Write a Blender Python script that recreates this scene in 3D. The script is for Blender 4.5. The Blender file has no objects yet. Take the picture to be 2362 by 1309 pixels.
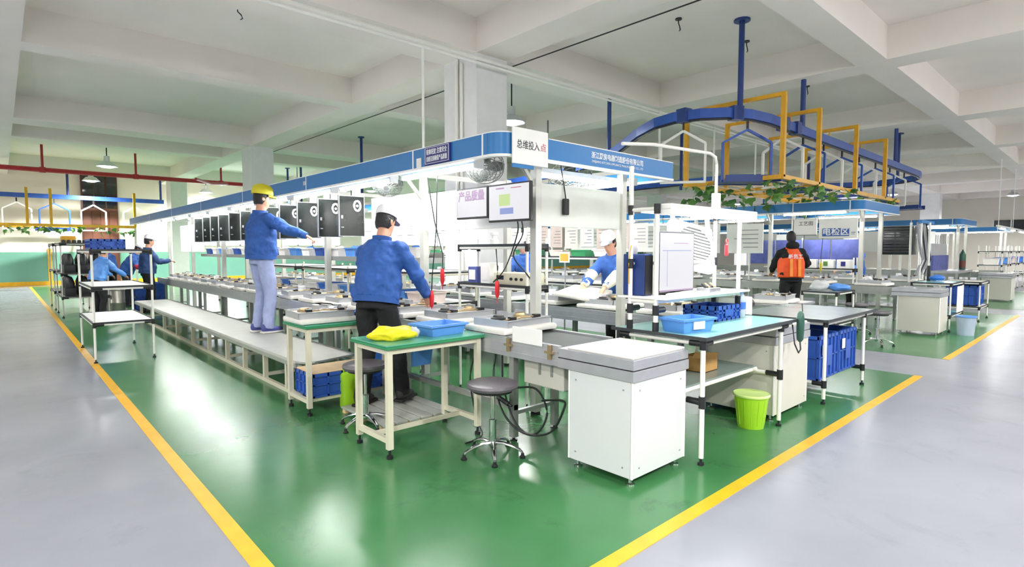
import bpy, bmesh, math, random
from mathutils import Vector, Matrix, Euler
random.seed(7)
S = bpy.context.scene
COL = S.collection
PI = math.pi

# ---------------------------------------------------------------- camera, world, exposure
CAM_H = 1.45
HEAD = math.radians(42.4)
PITCH = math.atan(77.5 / 1292.0)
cd = bpy.data.cameras.new('camera')
cd.sensor_width = 36.0
cd.sensor_fit = 'HORIZONTAL'
cd.lens = 36.0 * 1292.0 / 2362.0
cd.clip_start = 0.05
cd.clip_end = 200
cam = bpy.data.objects.new('camera', cd)
COL.objects.link(cam)
cam.location = (0, 0, CAM_H)
cam.rotation_euler = (PI / 2 - PITCH, 0, -HEAD)
S.camera = cam

w = bpy.data.worlds.new('world')
S.world = w
w.use_nodes = True
w.node_tree.nodes['Background'].inputs[0].default_value = (0.93, 0.96, 1.0, 1)
w.node_tree.nodes['Background'].inputs[1].default_value = 0.27

S.view_settings.view_transform = 'Standard'
S.view_settings.look = 'None'
S.view_settings.gamma = 1
S.view_settings.use_curve_mapping = False
S.view_settings.exposure = 0.8

TUBE_E = 38.0      # fluorescent battens over the lines
BAY_W = 14.0      # high-bay pendants

# ---------------------------------------------------------------- pixel helpers (2362 x 1309 frame)
_fh = Vector((math.sin(HEAD), math.cos(HEAD), 0))
_rt = Vector((math.cos(HEAD), -math.sin(HEAD), 0))
_fw = _fh * math.cos(PITCH) - Vector((0, 0, math.sin(PITCH)))
_up = _fh * math.sin(PITCH) + Vector((0, 0, math.cos(PITCH)))

def at(px, py, z=None, X=None, Y=None):
    d = _fw + _rt * ((px - 1181) / 1292.0) - _up * ((py - 654.5) / 1292.0)
    if z is not None: t = (z - CAM_H) / d.z
    elif X is not None: t = X / d.x
    else: t = Y / d.y
    return Vector((0, 0, CAM_H)) + d * t

# ---------------------------------------------------------------- materials
def lin(h):
    h = h.lstrip('#')
    r = [int(h[i:i + 2], 16) / 255 for i in (0, 2, 4)]
    return tuple((c / 12.92 if c <= .04045 else ((c + .055) / 1.055) ** 2.4) for c in r) + (1,)

MATS = {}
def mat(name, col, rough=.5, metal=0., var=.06, scale=6., bump=0., emit=0., coat=0., spec=.5, alpha=1., trans=0., bscale=None):
    if name in MATS: return MATS[name]
    m = bpy.data.materials.new(name); m.use_nodes = True
    nt = m.node_tree; n = nt.nodes; L = nt.links
    b = n['Principled BSDF']
    c = lin(col) if isinstance(col, str) else col
    b.inputs['Roughness'].default_value = rough
    b.inputs['Metallic'].default_value = metal
    b.inputs['Specular IOR Level'].default_value = spec
    b.inputs['Coat Weight'].default_value = coat
    b.inputs['Transmission Weight'].default_value = trans
    b.inputs['Alpha'].default_value = alpha
    tc = n.new('ShaderNodeTexCoord'); nz = n.new('ShaderNodeTexNoise')
    nz.inputs['Scale'].default_value = scale; nz.inputs['Detail'].default_value = 4
    L.new(tc.outputs['Object'], nz.inputs['Vector'])
    rp = n.new('ShaderNodeValToRGB')
    rp.color_ramp.elements[0].position = .3; rp.color_ramp.elements[1].position = .7
    rp.color_ramp.elements[0].color = tuple(max(0, x * (1 - var)) for x in c[:3]) + (1,)
    rp.color_ramp.elements[1].color = tuple(min(1, x * (1 + var)) for x in c[:3]) + (1,)
    L.new(nz.outputs['Fac'], rp.inputs['Fac'])
    if name.startswith('screen'): b.inputs['Base Color'].default_value = (.02, .02, .02, 1)
    else: L.new(rp.outputs['Color'], b.inputs['Base Color'])
    if emit:
        L.new(rp.outputs['Color'], b.inputs['Emission Color'])
        b.inputs['Emission Strength'].default_value = emit
    if bump:
        nb = n.new('ShaderNodeTexNoise'); nb.inputs['Scale'].default_value = bscale or scale * 4
        nb.inputs['Detail'].default_value = 3
        L.new(tc.outputs['Object'], nb.inputs['Vector'])
        bp = n.new('ShaderNodeBump'); bp.inputs['Strength'].default_value = bump; bp.inputs['Distance'].default_value = .02
        L.new(nb.outputs['Fac'], bp.inputs['Height']); L.new(bp.outputs['Normal'], b.inputs['Normal'])
    MATS[name] = m
    return m

def floor_mat(name, col, col2, r0, r1, dirt='#4c5560', damt=.18):
    m = bpy.data.materials.new(name); m.use_nodes = True
    nt = m.node_tree; n = nt.nodes; L = nt.links; b = n['Principled BSDF']
    tc = n.new('ShaderNodeTexCoord')
    a = n.new('ShaderNodeTexNoise'); a.inputs['Scale'].default_value = .8; a.inputs['Detail'].default_value = 6
    L.new(tc.outputs['Object'], a.inputs['Vector'])
    rp = n.new('ShaderNodeValToRGB'); rp.color_ramp.elements[0].position = .32; rp.color_ramp.elements[1].position = .68
    rp.color_ramp.elements[0].color = lin(col); rp.color_ramp.elements[1].color = lin(col2)
    L.new(a.outputs['Fac'], rp.inputs['Fac']); L.new(rp.outputs['Color'], b.inputs['Base Color'])
    q = n.new('ShaderNodeTexNoise'); q.inputs['Scale'].default_value = 2.2; q.inputs['Detail'].default_value = 5
    L.new(tc.outputs['Object'], q.inputs['Vector'])
    mr = n.new('ShaderNodeMapRange'); mr.inputs['To Min'].default_value = r0; mr.inputs['To Max'].default_value = r1
    L.new(q.outputs['Fac'], mr.inputs['Value']); L.new(mr.outputs['Result'], b.inputs['Roughness'])
    g = n.new('ShaderNodeTexNoise'); g.inputs['Scale'].default_value = 5; g.inputs['Detail'].default_value = 2
    L.new(tc.outputs['Object'], g.inputs['Vector'])
    bp = n.new('ShaderNodeBump'); bp.inputs['Strength'].default_value = .05; bp.inputs['Distance'].default_value = .02
    L.new(g.outputs['Fac'], bp.inputs['Height']); L.new(bp.outputs['Normal'], b.inputs['Normal'])
    b.inputs['Specular IOR Level'].default_value = .6
    sc = n.new('ShaderNodeTexNoise'); sc.inputs['Scale'].default_value = 1.7; sc.inputs['Detail'].default_value = 9; sc.inputs['Roughness'].default_value = .7; sc.inputs['Distortion'].default_value = .8
    L.new(tc.outputs['Object'], sc.inputs['Vector'])
    sr = n.new('ShaderNodeMapRange'); sr.inputs['From Min'].default_value = .56; sr.inputs['From Max'].default_value = .74; sr.inputs['To Max'].default_value = damt
    L.new(sc.outputs['Fac'], sr.inputs['Value'])
    mx = n.new('ShaderNodeMix'); mx.data_type = 'RGBA'; mx.inputs[7].default_value = lin(dirt)
    L.new(sr.outputs['Result'], mx.inputs[0]); L.new(rp.outputs['Color'], mx.inputs[6]); L.new(mx.outputs[2], b.inputs['Base Color'])
    MATS[name] = m
    return m

floor_mat('grey_epoxy', '#878a94', '#9497a0', .17, .3)
floor_mat('green_epoxy', '#316b3c', '#427d4c', .17, .3, '#22382b', .5)
mat('yellow_paint', '#e6ad1c', .35, var=.1)
mat('ceiling_paint', '#ede6de', .8, var=.04, scale=.7, bump=.05)
mat('column_paint', '#e4e4e2', .6, var=.03)
mat('wall_cream', '#ece6d8', .7, var=.03, scale=1)
mat('wall_green', '#6fa894', .5, var=.05, scale=1)
mat('brown_wood', '#6b4030', .45, var=.2, scale=3)
mat('dark_glass', '#23262b', .08, var=.1, spec=.8)
mat('aluminium', '#c9cbd0', .32, .75, var=.05, scale=12)
mat('aluminium_dull', '#a9aca8', .42, .6, var=.08, scale=9)
mat('alu_post', '#cdcdc4', .4, .3, var=.04)
mat('chrome', '#dcdde0', .12, 1., var=.02)
mat('steel_sheet', '#c3c5c8', .3, .8, var=.08, scale=8)
mat('beige_tube', '#ded8c2', .4, .1, var=.05)
mat('pipe_white', '#efeee6', .35, var=.03)
mat('black_plastic', '#1d1e20', .4, var=.15)
mat('black_rubber', '#141414', .7, var=.2)
mat('seat_vinyl', '#5f5a60', .35, var=.06, bump=.1, bscale=60)
mat('blue_fascia', '#1f76b8', .35, var=.05, scale=2)
mat('fascia_white', '#f3f3f0', .4, var=.02)
mat('blue_track', '#2c55a8', .35, .1, var=.12)
mat('blue_dark', '#27407f', .4, .1, var=.1)
mat('yellow_tube', '#dba31b', .4, var=.1)
mat('crate_blue', '#2a56ad', .45, var=.1)
mat('crate_navy', '#2b3f94', .45, var=.1)
mat('bin_light_blue', '#5893dd', .4, var=.08)
mat('bin_mid_blue', '#3273cf', .4, var=.08)
mat('green_laminate', '#55a386', .25, var=.06, scale=3)
mat('green_edge', '#2f8d5a', .35, var=.08)
mat('teal_laminate', '#8cc6bf', .2, var=.05, scale=3)
mat('grey_laminate', '#7d8c86', .25, var=.08, scale=3)
mat('dark_edge', '#2f3436', .4, var=.1)
mat('white_panel', '#d6d9da', .35, var=.02, scale=2)
mat('offwhite_panel', '#cfccc2', .4, var=.04, scale=2)
mat('white_board', '#f4f4f0', .45, var=.02)
mat('grey_board', '#d7dbd2', .5, var=.03)
mat('foam_white', '#e6e4dc', .8, var=.03, scale=30, bump=.15, bscale=120)
mat('bench_sheet', '#b4b6ae', .45, .2, var=.05, scale=4)
mat('belt_dark', '#3d4542', .5, var=.1)
mat('belt_green', '#46685a', .45, var=.1)
mat('wood_board', '#d9ba8d', .6, var=.1, scale=8)
mat('cardboard', '#c79a5b', .75, var=.08)
mat('paper', '#f2efe9', .7, var=.03)
mat('paper_pink', '#e7d5cd', .7, var=.06, scale=14)
mat('ink_black', '#2c2b2d', .6)
mat('ink_grey', '#8f8f96', .6)
mat('ink_red', '#c05a66', .6)
mat('ink_blue', '#2f5fb0', .5)
mat('plaque_purple', '#33307a', .4, var=.06)
mat('text_white', '#f4f6fb', .5)
mat('red_plastic', '#d3232c', .35, var=.08)
mat('red_pipe', '#a8222c', .35, var=.1)
mat('lime_plastic', '#a2d829', .3, var=.06)
mat('lime_clear', '#cfe98c', .25, var=.05)
mat('yellow_bag', '#f1df23', .45, var=.1, scale=12, bump=.4, bscale=18)
mat('clear_bag', '#e8ecee', .2, var=.05, alpha=.55, bump=.4, bscale=18)
mat('clear_bottle', '#cfe0f4', .08, var=.03, alpha=.5)
mat('label_blue', '#4a78d0', .4)
mat('hose_green', '#2f5a4c', .4)
mat('cable_black', '#1b211f', .5)
mat('skin', '#d9a184', .5, var=.06, scale=12)
mat('hair_black', '#17151a', .5, var=.3, scale=40, bump=.4, bscale=90)
mat('jacket_blue', '#2a57a0', .75, var=.16, scale=5, bump=.6, bscale=6)
mat('jacket_navy', '#23406f', .75, var=.12, scale=7, bump=.35, bscale=9)
mat('trouser_black', '#17171b', .8, var=.2, scale=8, bump=.3, bscale=9)
mat('jeans_light', '#a3aed6', .85, var=.12, scale=9, bump=.3, bscale=9)
mat('vest_orange', '#f4571a', .6, var=.1, scale=6, bump=.2, bscale=8)
mat('vest_stripe', '#ff9a35', .5, var=.1)
mat('hood_black', '#151519', .85, var=.2)
mat('cap_white', '#e9e8ea', .6, var=.03)
mat('cap_yellow', '#d3c81f', .5, var=.08)
mat('cap_red', '#cf3350', .6, var=.08)
mat('shoe_dark', '#2c2a2c', .6, var=.15)
mat('shoe_blue', '#4a5192', .6, var=.15)
mat('sole_white', '#e6e4de', .6)
mat('sleeve_cream', '#eae7d4', .7, var=.05, bump=.2, bscale=9)
mat('panel_black', '#1f2423', .18, var=.25, scale=4, spec=.6)
mat('panel_tag', '#f5f5f5', .4)
mat('tray_grey', '#c6c8cc', .35, .5, var=.06)
mat('comp_dark', '#2b2c2e', .4, .3, var=.2)
mat('comp_brass', '#b7a27a', .35, .8, var=.1)
mat('leaf_green', '#5c8c3c', .5, var=.25, scale=5)
mat('leaf_dark', '#3f6e33', .5, var=.25, scale=5)
mat('stem_brown', '#6f6a35', .7)
mat('flower_yellow', '#f0c22a', .5, var=.1)
mat('screen_white', '#eeeef4', .3, emit=.52, var=.01)
mat('screen_green', '#cfe89a', .3, emit=.5, var=.02)
mat('screen_blue', '#93a4e0', .3, emit=.5, var=.02)
mat('screen_lilac', '#c9a4cf', .3, emit=.45, var=.05)
mat('lamp_glass', '#ffffff', .4, emit=TUBE_E, var=0)
mat('bay_glow', '#ffffff', .4, emit=8., var=0)
mat('bay_shade', '#d5d8dc', .3, .6, var=.03)
mat('fan_white', '#e9e9ea', .35, var=.03)
mat('fan_wire', '#7d8280', .35, .5, var=.05)
mat('fan_dark', '#4c4f4c', .5, var=.1)
mat('instrument_beige', '#d8d3b8', .5, var=.05)
mat('keg_steel', '#a9a59b', .3, .7, var=.1)
mat('purple_thing', '#4a3f96', .5, var=.1)
mat('curtain_blue', '#4b5596', .5, var=.25, scale=9)
mat('window_glass', '#dfe9f2', .1, var=.02, emit=2.5)  # emissive pane of the added back-wall windows

# ---------------------------------------------------------------- mesh builder
ROOTS = {}

class MB:
    def __init__(s): s.v = []; s.f = []
    def add(s, vs, fs):
        o = len(s.v); s.v += [tuple(p) for p in vs]; s.f += [tuple(i + o for i in f) for f in fs]; return s
    def box(s, x0, y0, z0, x1, y1, z1):
        x0, x1 = min(x0, x1), max(x0, x1); y0, y1 = min(y0, y1), max(y0, y1); z0, z1 = min(z0, z1), max(z0, z1)
        return s.add([(x0, y0, z0), (x1, y0, z0), (x1, y1, z0), (x0, y1, z0), (x0, y0, z1), (x1, y0, z1), (x1, y1, z1), (x0, y1, z1)],
                     [(0, 3, 2, 1), (4, 5, 6, 7), (0, 1, 5, 4), (1, 2, 6, 5), (2, 3, 7, 6), (3, 0, 4, 7)])
    def cbox(s, x0, y0, z0, x1, y1, z1, c=.006):
        bm = bmesh.new(); bmesh.ops.create_cube(bm, size=1)
        for v in bm.verts:
            v.co = Vector((x0 + (v.co.x + .5) * (x1 - x0), y0 + (v.co.y + .5) * (y1 - y0), z0 + (v.co.z + .5) * (z1 - z0)))
        c = min(c, .45 * min(abs(x1 - x0), abs(y1 - y0), abs(z1 - z0)))
        bmesh.ops.bevel(bm, geom=bm.edges[:], offset=c, segments=2 if c > .008 else 1, affect='EDGES', profile=.5)
        bm.normal_update(); bm.verts.index_update()
        s.add([v.co.copy() for v in bm.verts], [[v.index for v in f.verts] for f in bm.faces]); bm.free(); return s
    def cyl(s, p0, p1, r, n=10, r2=None, cap=True):
        p0 = Vector(p0); p1 = Vector(p1); r2 = r if r2 is None else r2
        d = (p1 - p0); q = d.to_track_quat('Z', 'Y') if d.length > 1e-9 else Euler((0, 0, 0)).to_quaternion()
        vs = []
        for c, rr in ((p0, r), (p1, r2)):
            for i in range(n):
                a = 2 * PI * i / n; vs.append(c + q @ Vector((rr * math.cos(a), rr * math.sin(a), 0)))
        fs = [(i, (i + 1) % n, n + (i + 1) % n, n + i) for i in range(n)]
        if cap: fs += [tuple(range(n - 1, -1, -1)), tuple(range(n, 2 * n))]
        return s.add(vs, fs)
    def bar(s, p0, p1, wd, ht=None):
        """rectangular bar between two points"""
        p0 = Vector(p0); p1 = Vector(p1); ht = wd if ht is None else ht
        d = (p1 - p0).normalized(); up = Vector((0, 0, 1)) if abs(d.z) < .95 else Vector((0, 1, 0))
        r = d.cross(up).normalized(); u = r.cross(d).normalized()
        vs = []
        for p in (p0, p1):
            for a, b in ((-1, -1), (1, -1), (1, 1), (-1, 1)): vs.append(p + r * (a * wd / 2) + u * (b * ht / 2))
        return s.add(vs, [(0, 3, 2, 1), (4, 5, 6, 7), (0, 1, 5, 4), (1, 2, 6, 5), (2, 3, 7, 6), (3, 0, 4, 7)])
    def tube(s, pts, r, n=8, wd=None, ht=None, closed=False):
        """swept tube; with wd/ht a rectangular section"""
        P = [Vector(p) for p in pts]; m = len(P); vs = []; sec = 4 if wd else n
        for i, p in enumerate(P):
            if closed: d = P[(i + 1) % m] - P[i - 1]
            else: d = P[min(i + 1, m - 1)] - P[max(i - 1, 0)]
            d.normalize(); up = Vector((0, 0, 1)) if abs(d.z) < .97 else Vector((0, 1, 0))
            rr = d.cross(up).normalized(); u = rr.cross(d).normalized()
            if wd:
                for a, b in ((-1, -1), (1, -1), (1, 1), (-1, 1)): vs.append(p + rr * (a * wd / 2) + u * (b * ht / 2))
            else:
                for k in range(n):
                    a = 2 * PI * k / n; vs.append(p + rr * (r * math.cos(a)) + u * (r * math.sin(a)))
        fs = []
        for i in range(m if closed else m - 1):
            j = (i + 1) % m
            for k in range(sec): fs.append((i * sec + k, i * sec + (k + 1) % sec, j * sec + (k + 1) % sec, j * sec + k))
        if not closed: fs += [tuple(range(sec - 1, -1, -1)), tuple(range((m - 1) * sec, m * sec))]
        return s.add(vs, fs)
    def lathe(s, c, prof, n=24, axis=(0, 0, 1)):
        c = Vector(c); q = Vector(axis).to_track_quat('Z', 'Y'); vs = []
        for r, z in prof:
            for i in range(n):
                a = 2 * PI * i / n; vs.append(c + q @ Vector((r * math.cos(a), r * math.sin(a), z)))
        fs = []
        for k in range(len(prof) - 1):
            for i in range(n): fs.append((k * n + i, k * n + (i + 1) % n, (k + 1) * n + (i + 1) % n, (k + 1) * n + i))
        if prof[0][0] > 1e-6: fs.append(tuple(range(n - 1, -1, -1)))
        if prof[-1][0] > 1e-6: fs.append(tuple(range((len(prof) - 1) * n, len(prof) * n)))
        return s.add(vs, fs)
    def ell(s, c, rx, ry, rz, n=14, m=9, R=None):
        c = Vector(c); vs = []; fs = []
        for j in range(m + 1):
            t = PI * j / m
            for i in range(n):
                a = 2 * PI * i / n
                p = Vector((rx * math.sin(t) * math.cos(a), ry * math.sin(t) * math.sin(a), rz * math.cos(t)))
                vs.append(c + (R @ p if R else p))
        for j in range(m):
            for i in range(n): fs.append((j * n + i, (j + 1) * n + i, (j + 1) * n + (i + 1) % n, j * n + (i + 1) % n))
        return s.add(vs, fs)
    def loft(s, rings, n=16):
        """rings: (centre, xvec, yvec) ellipses, closed ends"""
        vs = []
        for c, xv, yv in rings:
            for i in range(n):
                a = 2 * PI * i / n; vs.append(Vector(c) + Vector(xv) * math.cos(a) + Vector(yv) * math.sin(a))
        fs = []
        for k in range(len(rings) - 1):
            for i in range(n): fs.append((k * n + i, k * n + (i + 1) % n, (k + 1) * n + (i + 1) % n, (k + 1) * n + i))
        fs += [tuple(range(n - 1, -1, -1)), tuple(range((len(rings) - 1) * n, len(rings) * n))]
        return s.add(vs, fs)
    def prism(s, poly, axis, a, b):
        """extrude a 2D polygon along an axis"""
        def P(u, v, t):
            return {'x': (t, u, v), 'y': (u, t, v), 'z': (u, v, t)}[axis]
        n = len(poly)
        return s.add([P(u, v, a) for u, v in poly] + [P(u, v, b) for u, v in poly],
                     [tuple(range(n)), tuple(range(2 * n - 1, n - 1, -1))] + [(i, n + i, n + (i + 1) % n, (i + 1) % n) for i in range(n)])
    def mesh(s, name, M=None, fix=True, smooth=True, ang=35):
        me = bpy.data.meshes.new(name)
        vs = s.v if M is None else [tuple(M @ Vector(p)) for p in s.v]
        me.from_pydata(vs, [], s.f); me.update()
        if fix:
            bm = bmesh.new(); bm.from_mesh(me)
            bmesh.ops.remove_doubles(bm, verts=bm.verts, dist=1e-6)
            bmesh.ops.recalc_face_normals(bm, faces=bm.faces); bm.to_mesh(me); bm.free()
        if smooth:
            me.polygons.foreach_set('use_smooth', [True] * len(me.polygons))
            me.set_sharp_from_angle(angle=math.radians(ang))
        return me
    def build(s, name, m, parent=None, local=False, smooth=True, fix=True, ang=35):
        M = None
        if parent is not None and not local:
            r = parent
            while r.parent: r = r.parent
            if r.name in ROOTS: M = ROOTS[r.name]
        me = s.mesh(name, M, fix, smooth, ang)
        me.materials.append(MATS[m] if isinstance(m, str) else m)
        o = bpy.data.objects.new(name, me); COL.objects.link(o)
        if parent is not None: o.parent = parent
        return o

def tag(o, label=None, cat=None, group=None, kind=None):
    if label: o['label'] = label
    if cat: o['category'] = cat
    if group: o['group'] = group
    if kind: o['kind'] = kind
    return o

def thing(name, label, cat, loc=(0, 0, 0), rz=0., group=None):
    o = bpy.data.objects.new(name, None); COL.objects.link(o)
    o.empty_display_size = .1
    o.location = loc; o.rotation_euler = (0, 0, rz)
    ROOTS[o.name] = (Matrix.Translation(Vector(loc)) @ Matrix.Rotation(rz, 4, 'Z')).inverted()
    return tag(o, label, cat, group)

def dup(root, loc, rz=None, label=None, group=None, scale=None):
    def cp(o, par):
        c = o.copy(); COL.objects.link(c)
        if par is not None: c.parent = par
        for ch in o.children: cp(ch, c)
        return c
    kids = list(root.children)
    r = root.copy(); COL.objects.link(r)
    for ch in kids: cp(ch, r)
    r.location = loc
    if rz is not None: r.rotation_euler = (0, 0, rz)
    if scale: r.scale = (scale,) * 3
    if label: r['label'] = label
    if group: r['group'] = group
    return r

def part(name, m, parent, *boxes, c=0., **k):
    o = None
    for q in boxes:
        b = MB(); (b.cbox(*q, c) if c else b.box(*q)); o = b.build(name, m, parent, **k)
    return o

class Pieces:
    """cylinders that each become a part of their own"""
    def __init__(s): s.q = []
    def cyl(s, *a): s.q.append(a)
    def build(s, name, m, parent):
        for a in s.q: MB().cyl(*a).build(name, m, parent)

def structure(name, m, *boxes, label=None, parent=None):
    b = MB()
    for q in boxes: b.box(*q)
    o = b.build(name, m, parent, smooth=False)
    if parent is None:
        o['kind'] = 'structure'
        if label: o['label'] = label
    return o

def text(body, size, m, parent, org, right, up, name='lettering', align='CENTER', fit=None, bold=0.):
    """flat lettering as mesh: org is the centre, right / up are unit vectors"""
    cu = bpy.data.curves.new('lettering', 'FONT'); cu.body = body; cu.size = size
    cu.align_x = align; cu.align_y = 'CENTER'; cu.extrude = .0008; cu.resolution_u = 2
    if bold: cu.offset = bold
    o = bpy.data.objects.new('lettering_tmp', cu); COL.objects.link(o)
    dg = bpy.context.evaluated_depsgraph_get()
    me = bpy.data.meshes.new_from_object(o.evaluated_get(dg))
    bpy.data.objects.remove(o); bpy.data.curves.remove(cu)
    r = Vector(right).normalized(); u = Vector(up).normalized(); n = r.cross(u)
    if fit:
        xs = [v.co.x for v in me.vertices]
        wd = max(xs) - min(xs)
        for v in me.vertices: v.co.x *= fit / wd
    M = Matrix((( r.x, u.x, n.x, org[0]), (r.y, u.y, n.y, org[1]), (r.z, u.z, n.z, org[2]), (0, 0, 0, 1)))
    if parent is not None:
        q = parent
        while q.parent: q = q.parent
        if q.name in ROOTS: M = ROOTS[q.name] @ M
    me.transform(M)
    me.materials.clear(); me.materials.append(MATS[m])
    t = bpy.data.objects.new(name, me); COL.objects.link(t)
    if parent is not None: t.parent = parent
    return t

ORD = ['first', 'second', 'third', 'fourth', 'fifth', 'sixth', 'seventh', 'eighth', 'ninth', 'tenth', 'eleventh', 'twelfth',
       'thirteenth', 'fourteenth', 'fifteenth', 'sixteenth', 'seventeenth', 'eighteenth', 'nineteenth', 'twentieth', 'twenty-first', 'twenty-second',
       'twenty-third', 'twenty-fourth']

# ================================================================ THE SETTING
FX0, FX1, FY0, FY1 = -14, 44, -9, 30.3
structure('floor', 'grey_epoxy', (FX0, FY0, -.2, FX1, FY1, 0), label='glossy grey epoxy floor of the hall')
structure('floor.001', 'green_epoxy', (.83, 1.55, 0, 7.75, 29, .002), label='green epoxy floor zone under the front assembly lines')
structure('floor.002', 'green_epoxy', (9.2, 1.55, 0, 16.6, 29, .002), label='green epoxy floor zone under the second assembly lines')
structure('floor.003', 'green_epoxy', (18.1, 1.55, 0, 26, 29, .002), label='green epoxy floor zone under the farthest assembly lines')
n = 0
for q, lb in (((.79, 1.51, 0, .87, 29, .004), 'yellow floor line along the left aisle'), ((.87, 1.51, 0, 7.75, 1.59, .004), 'yellow floor line along the right aisle in front'),
          ((9.2, 1.51, 0, 16.6, 1.59, .004), 'yellow floor line before the second lines'), ((18.1, 1.51, 0, 26, 1.59, .004), 'yellow floor line before the farthest lines'),
          ((FX0, 28.95, 0, 8, 29.05, .004), 'yellow floor line at the back wall')):
    n += 1
    structure('trim_%d' % n, 'yellow_paint', q, label=lb)

ZS, ZB = 4.97, 4.45
ceil = structure('ceiling', 'ceiling_paint', (FX0, FY0, ZS, FX1, FY1, ZS + .2), label='white painted concrete slab ceiling with beams')
BX = [(-5.6, -4.95), (-.22, .35), (5.47, 6.09), (10.44, 11.02), (16.0, 16.65), (21.2, 21.75), (26.5, 27.1), (31.6, 32.2), (36.9, 37.5), (42.1, 42.6)]
BY = [(-8.1, -7.4), (-2.9, -2.35), (2.68, 3.12), (6.79, 7.63), (10.88, 11.35), (17.14, 17.98), (19.94, 20.37), (27.5, 28.3)]
for a, b_ in BX: structure('beam', 'ceiling_paint', (a, FY0, ZB, b_, FY1, ZS), parent=ceil)
for a, b_ in BY: structure('beam', 'ceiling_paint', (FX0, a, ZB + .004, FX1, b_, ZS), parent=ceil)
# shallow round ceiling patch
dsc = MB().lathe((7.1, 3.77, ZS - .015), [(.9, 0), (.96, .015)], 40).build('ceiling_patch', 'ceiling_paint', ceil)
for cx in (5.47, 16.0, 26.5, 36.9):
    for cy in (6.79, 17.14, 27.5):
        if cy == 6.79 and cx in (16.0, 26.5): continue
        structure('column', 'column_paint', (cx, cy, 0, cx + .62, cy + .84, ZB), label='white square concrete column holding the ceiling beams')

structure('wall_back', 'wall_cream', (FX0, 30.0, 1.36, FX1, 30.3, ZS), label='cream back wall above the green wainscot')
structure('wall_back.001', 'wall_green', (FX0, 29.97, 0, FX1, 30.3, 1.36), label='green painted wainscot of the back wall')
structure('trim_6', 'yellow_paint', (FX0, 29.95, 0, FX1, 29.98, .16), label='yellow stripe along the back wall base')
structure('trim_7', 'yellow_paint', (1.45, 29.94, 0, 1.58, 29.97, 1.5), label='yellow upright stripe on the green wainscot')
structure('wall_right', 'wall_cream', (43.7, FY0, 0, 44, FY1, ZS), label='cream far right end wall of the hall')
k = 0
for x in (6.5, 11, 15.5, 20, 24.5, 29, 33.5, 38):  # glowing windows added to brighten the back of the hall
    k += 1
    wn = structure('window_%d' % k, 'window_glass', (x, 29.93, 1.7, x + 3.2, 29.96, 3.2), label='added glowing window brightening the back wall')
    for i in range(5): structure('window_frame', 'fascia_white', (x + i * .8 - .03, 29.9, 1.66, x + i * .8 + .03, 29.99, 3.24), parent=wn)
    structure('window_frame', 'fascia_white', (x - .03, 29.9, 1.66, x + 3.23, 29.99, 1.72), parent=wn)
    structure('window_frame', 'fascia_white', (x - .03, 29.9, 2.5, x + 3.23, 29.99, 2.55), parent=wn)
d1 = structure('door_1', 'brown_wood', (2.62, 29.86, 0, 3.9, 29.96, 4.85), label='tall brown folding door in the back wall')
for i in range(4): structure('door_panel', 'brown_wood', (2.67 + i * .305, 29.82, .1, 2.67 + i * .305 + .27, 29.86, 3.1), parent=d1)
for i in range(3): structure('door_panel', 'dark_glass', (2.68 + i * .41, 29.81, 3.25, 2.68 + i * .41 + .36, 29.86, 4.75), parent=d1)

# ceiling hooks, conduits
def hook(x, y, lb):
    t = thing('ceiling_hook', lb, 'hook', (x, y, ZS - .12))
    b = MB(); b.lathe((0, 0, .1), [(.05, 0), (.05, .02)], 12); b.build('base', 'comp_dark', t, local=True)
    b = MB(); b.tube([(0, 0, .1), (0, 0, .05), (.05, .01, .02), (.07, .01, -.03), (.04, .01, -.05)], .009, 6); b.build('hook_rod', 'comp_dark', t, local=True)
for px, py, lb in ((548, 25, 'dark ceiling hook above the left aisle'), (1565, 52, 'dark ceiling hook in the round ceiling patch'), (1722, 103, 'dark ceiling fitting beside the blue hanger rod'),
                   (1862, 205, 'dark ceiling hook right of the blue hanger rods'), (2040, 165, 'dark ceiling hook near the right beam crossing'), (8, 135, 'dark ceiling hook at the left picture edge')):
    p = at(px, py, z=ZS - .06); hook(p.x, p.y, lb)
def conduit(name, pts, r, m, lb, cat):
    return tag(MB().tube(pts, r, 8).build(name, m), lb, cat)
conduit('conduit', [(-6, 6.73, 4.34), (17, 6.73, 4.34)], .029, 'pipe_white', 'upper white conduit running below the front ceiling beam', 'conduit')
conduit('conduit', [(-6, 6.64, 4.24), (17, 6.64, 4.24)], .02, 'pipe_white', 'lower thin white conduit below the front ceiling beam', 'conduit')
conduit('conduit', [(4.42, 6.67, 4.24), (4.42, 6.67, 2.3)], .019, 'pipe_white', 'thin white drop conduit down to the blue light frame', 'conduit')
conduit('conduit', [(5.435, 7.25, 4.45), (5.435, 7.25, .9)], .03, 'pipe_white', 'left white conduit strapped to the front column', 'conduit')
conduit('conduit', [(5.44, 7.13, 4.36), (5.44, 7.13, .9)], .023, 'pipe_white', 'right white conduit strapped to the front column', 'conduit')
conduit('cable', [(6.24, -2.9, 4.4), (6.24, 17, 4.42), (6.24, 20, 4.42)], .01, 'cable_black', 'thin dark cable strung under the long ceiling beam', 'cable')
for i, x in enumerate((10.3, 12.6, 14.8)):
    conduit('conduit', [(x, 6.7, 4.36), (x, 6.7, 2.9)], .023, 'pipe_white', 'white drop conduit over the aisle, %s from the front column' % ORD[i], 'conduit')

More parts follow.
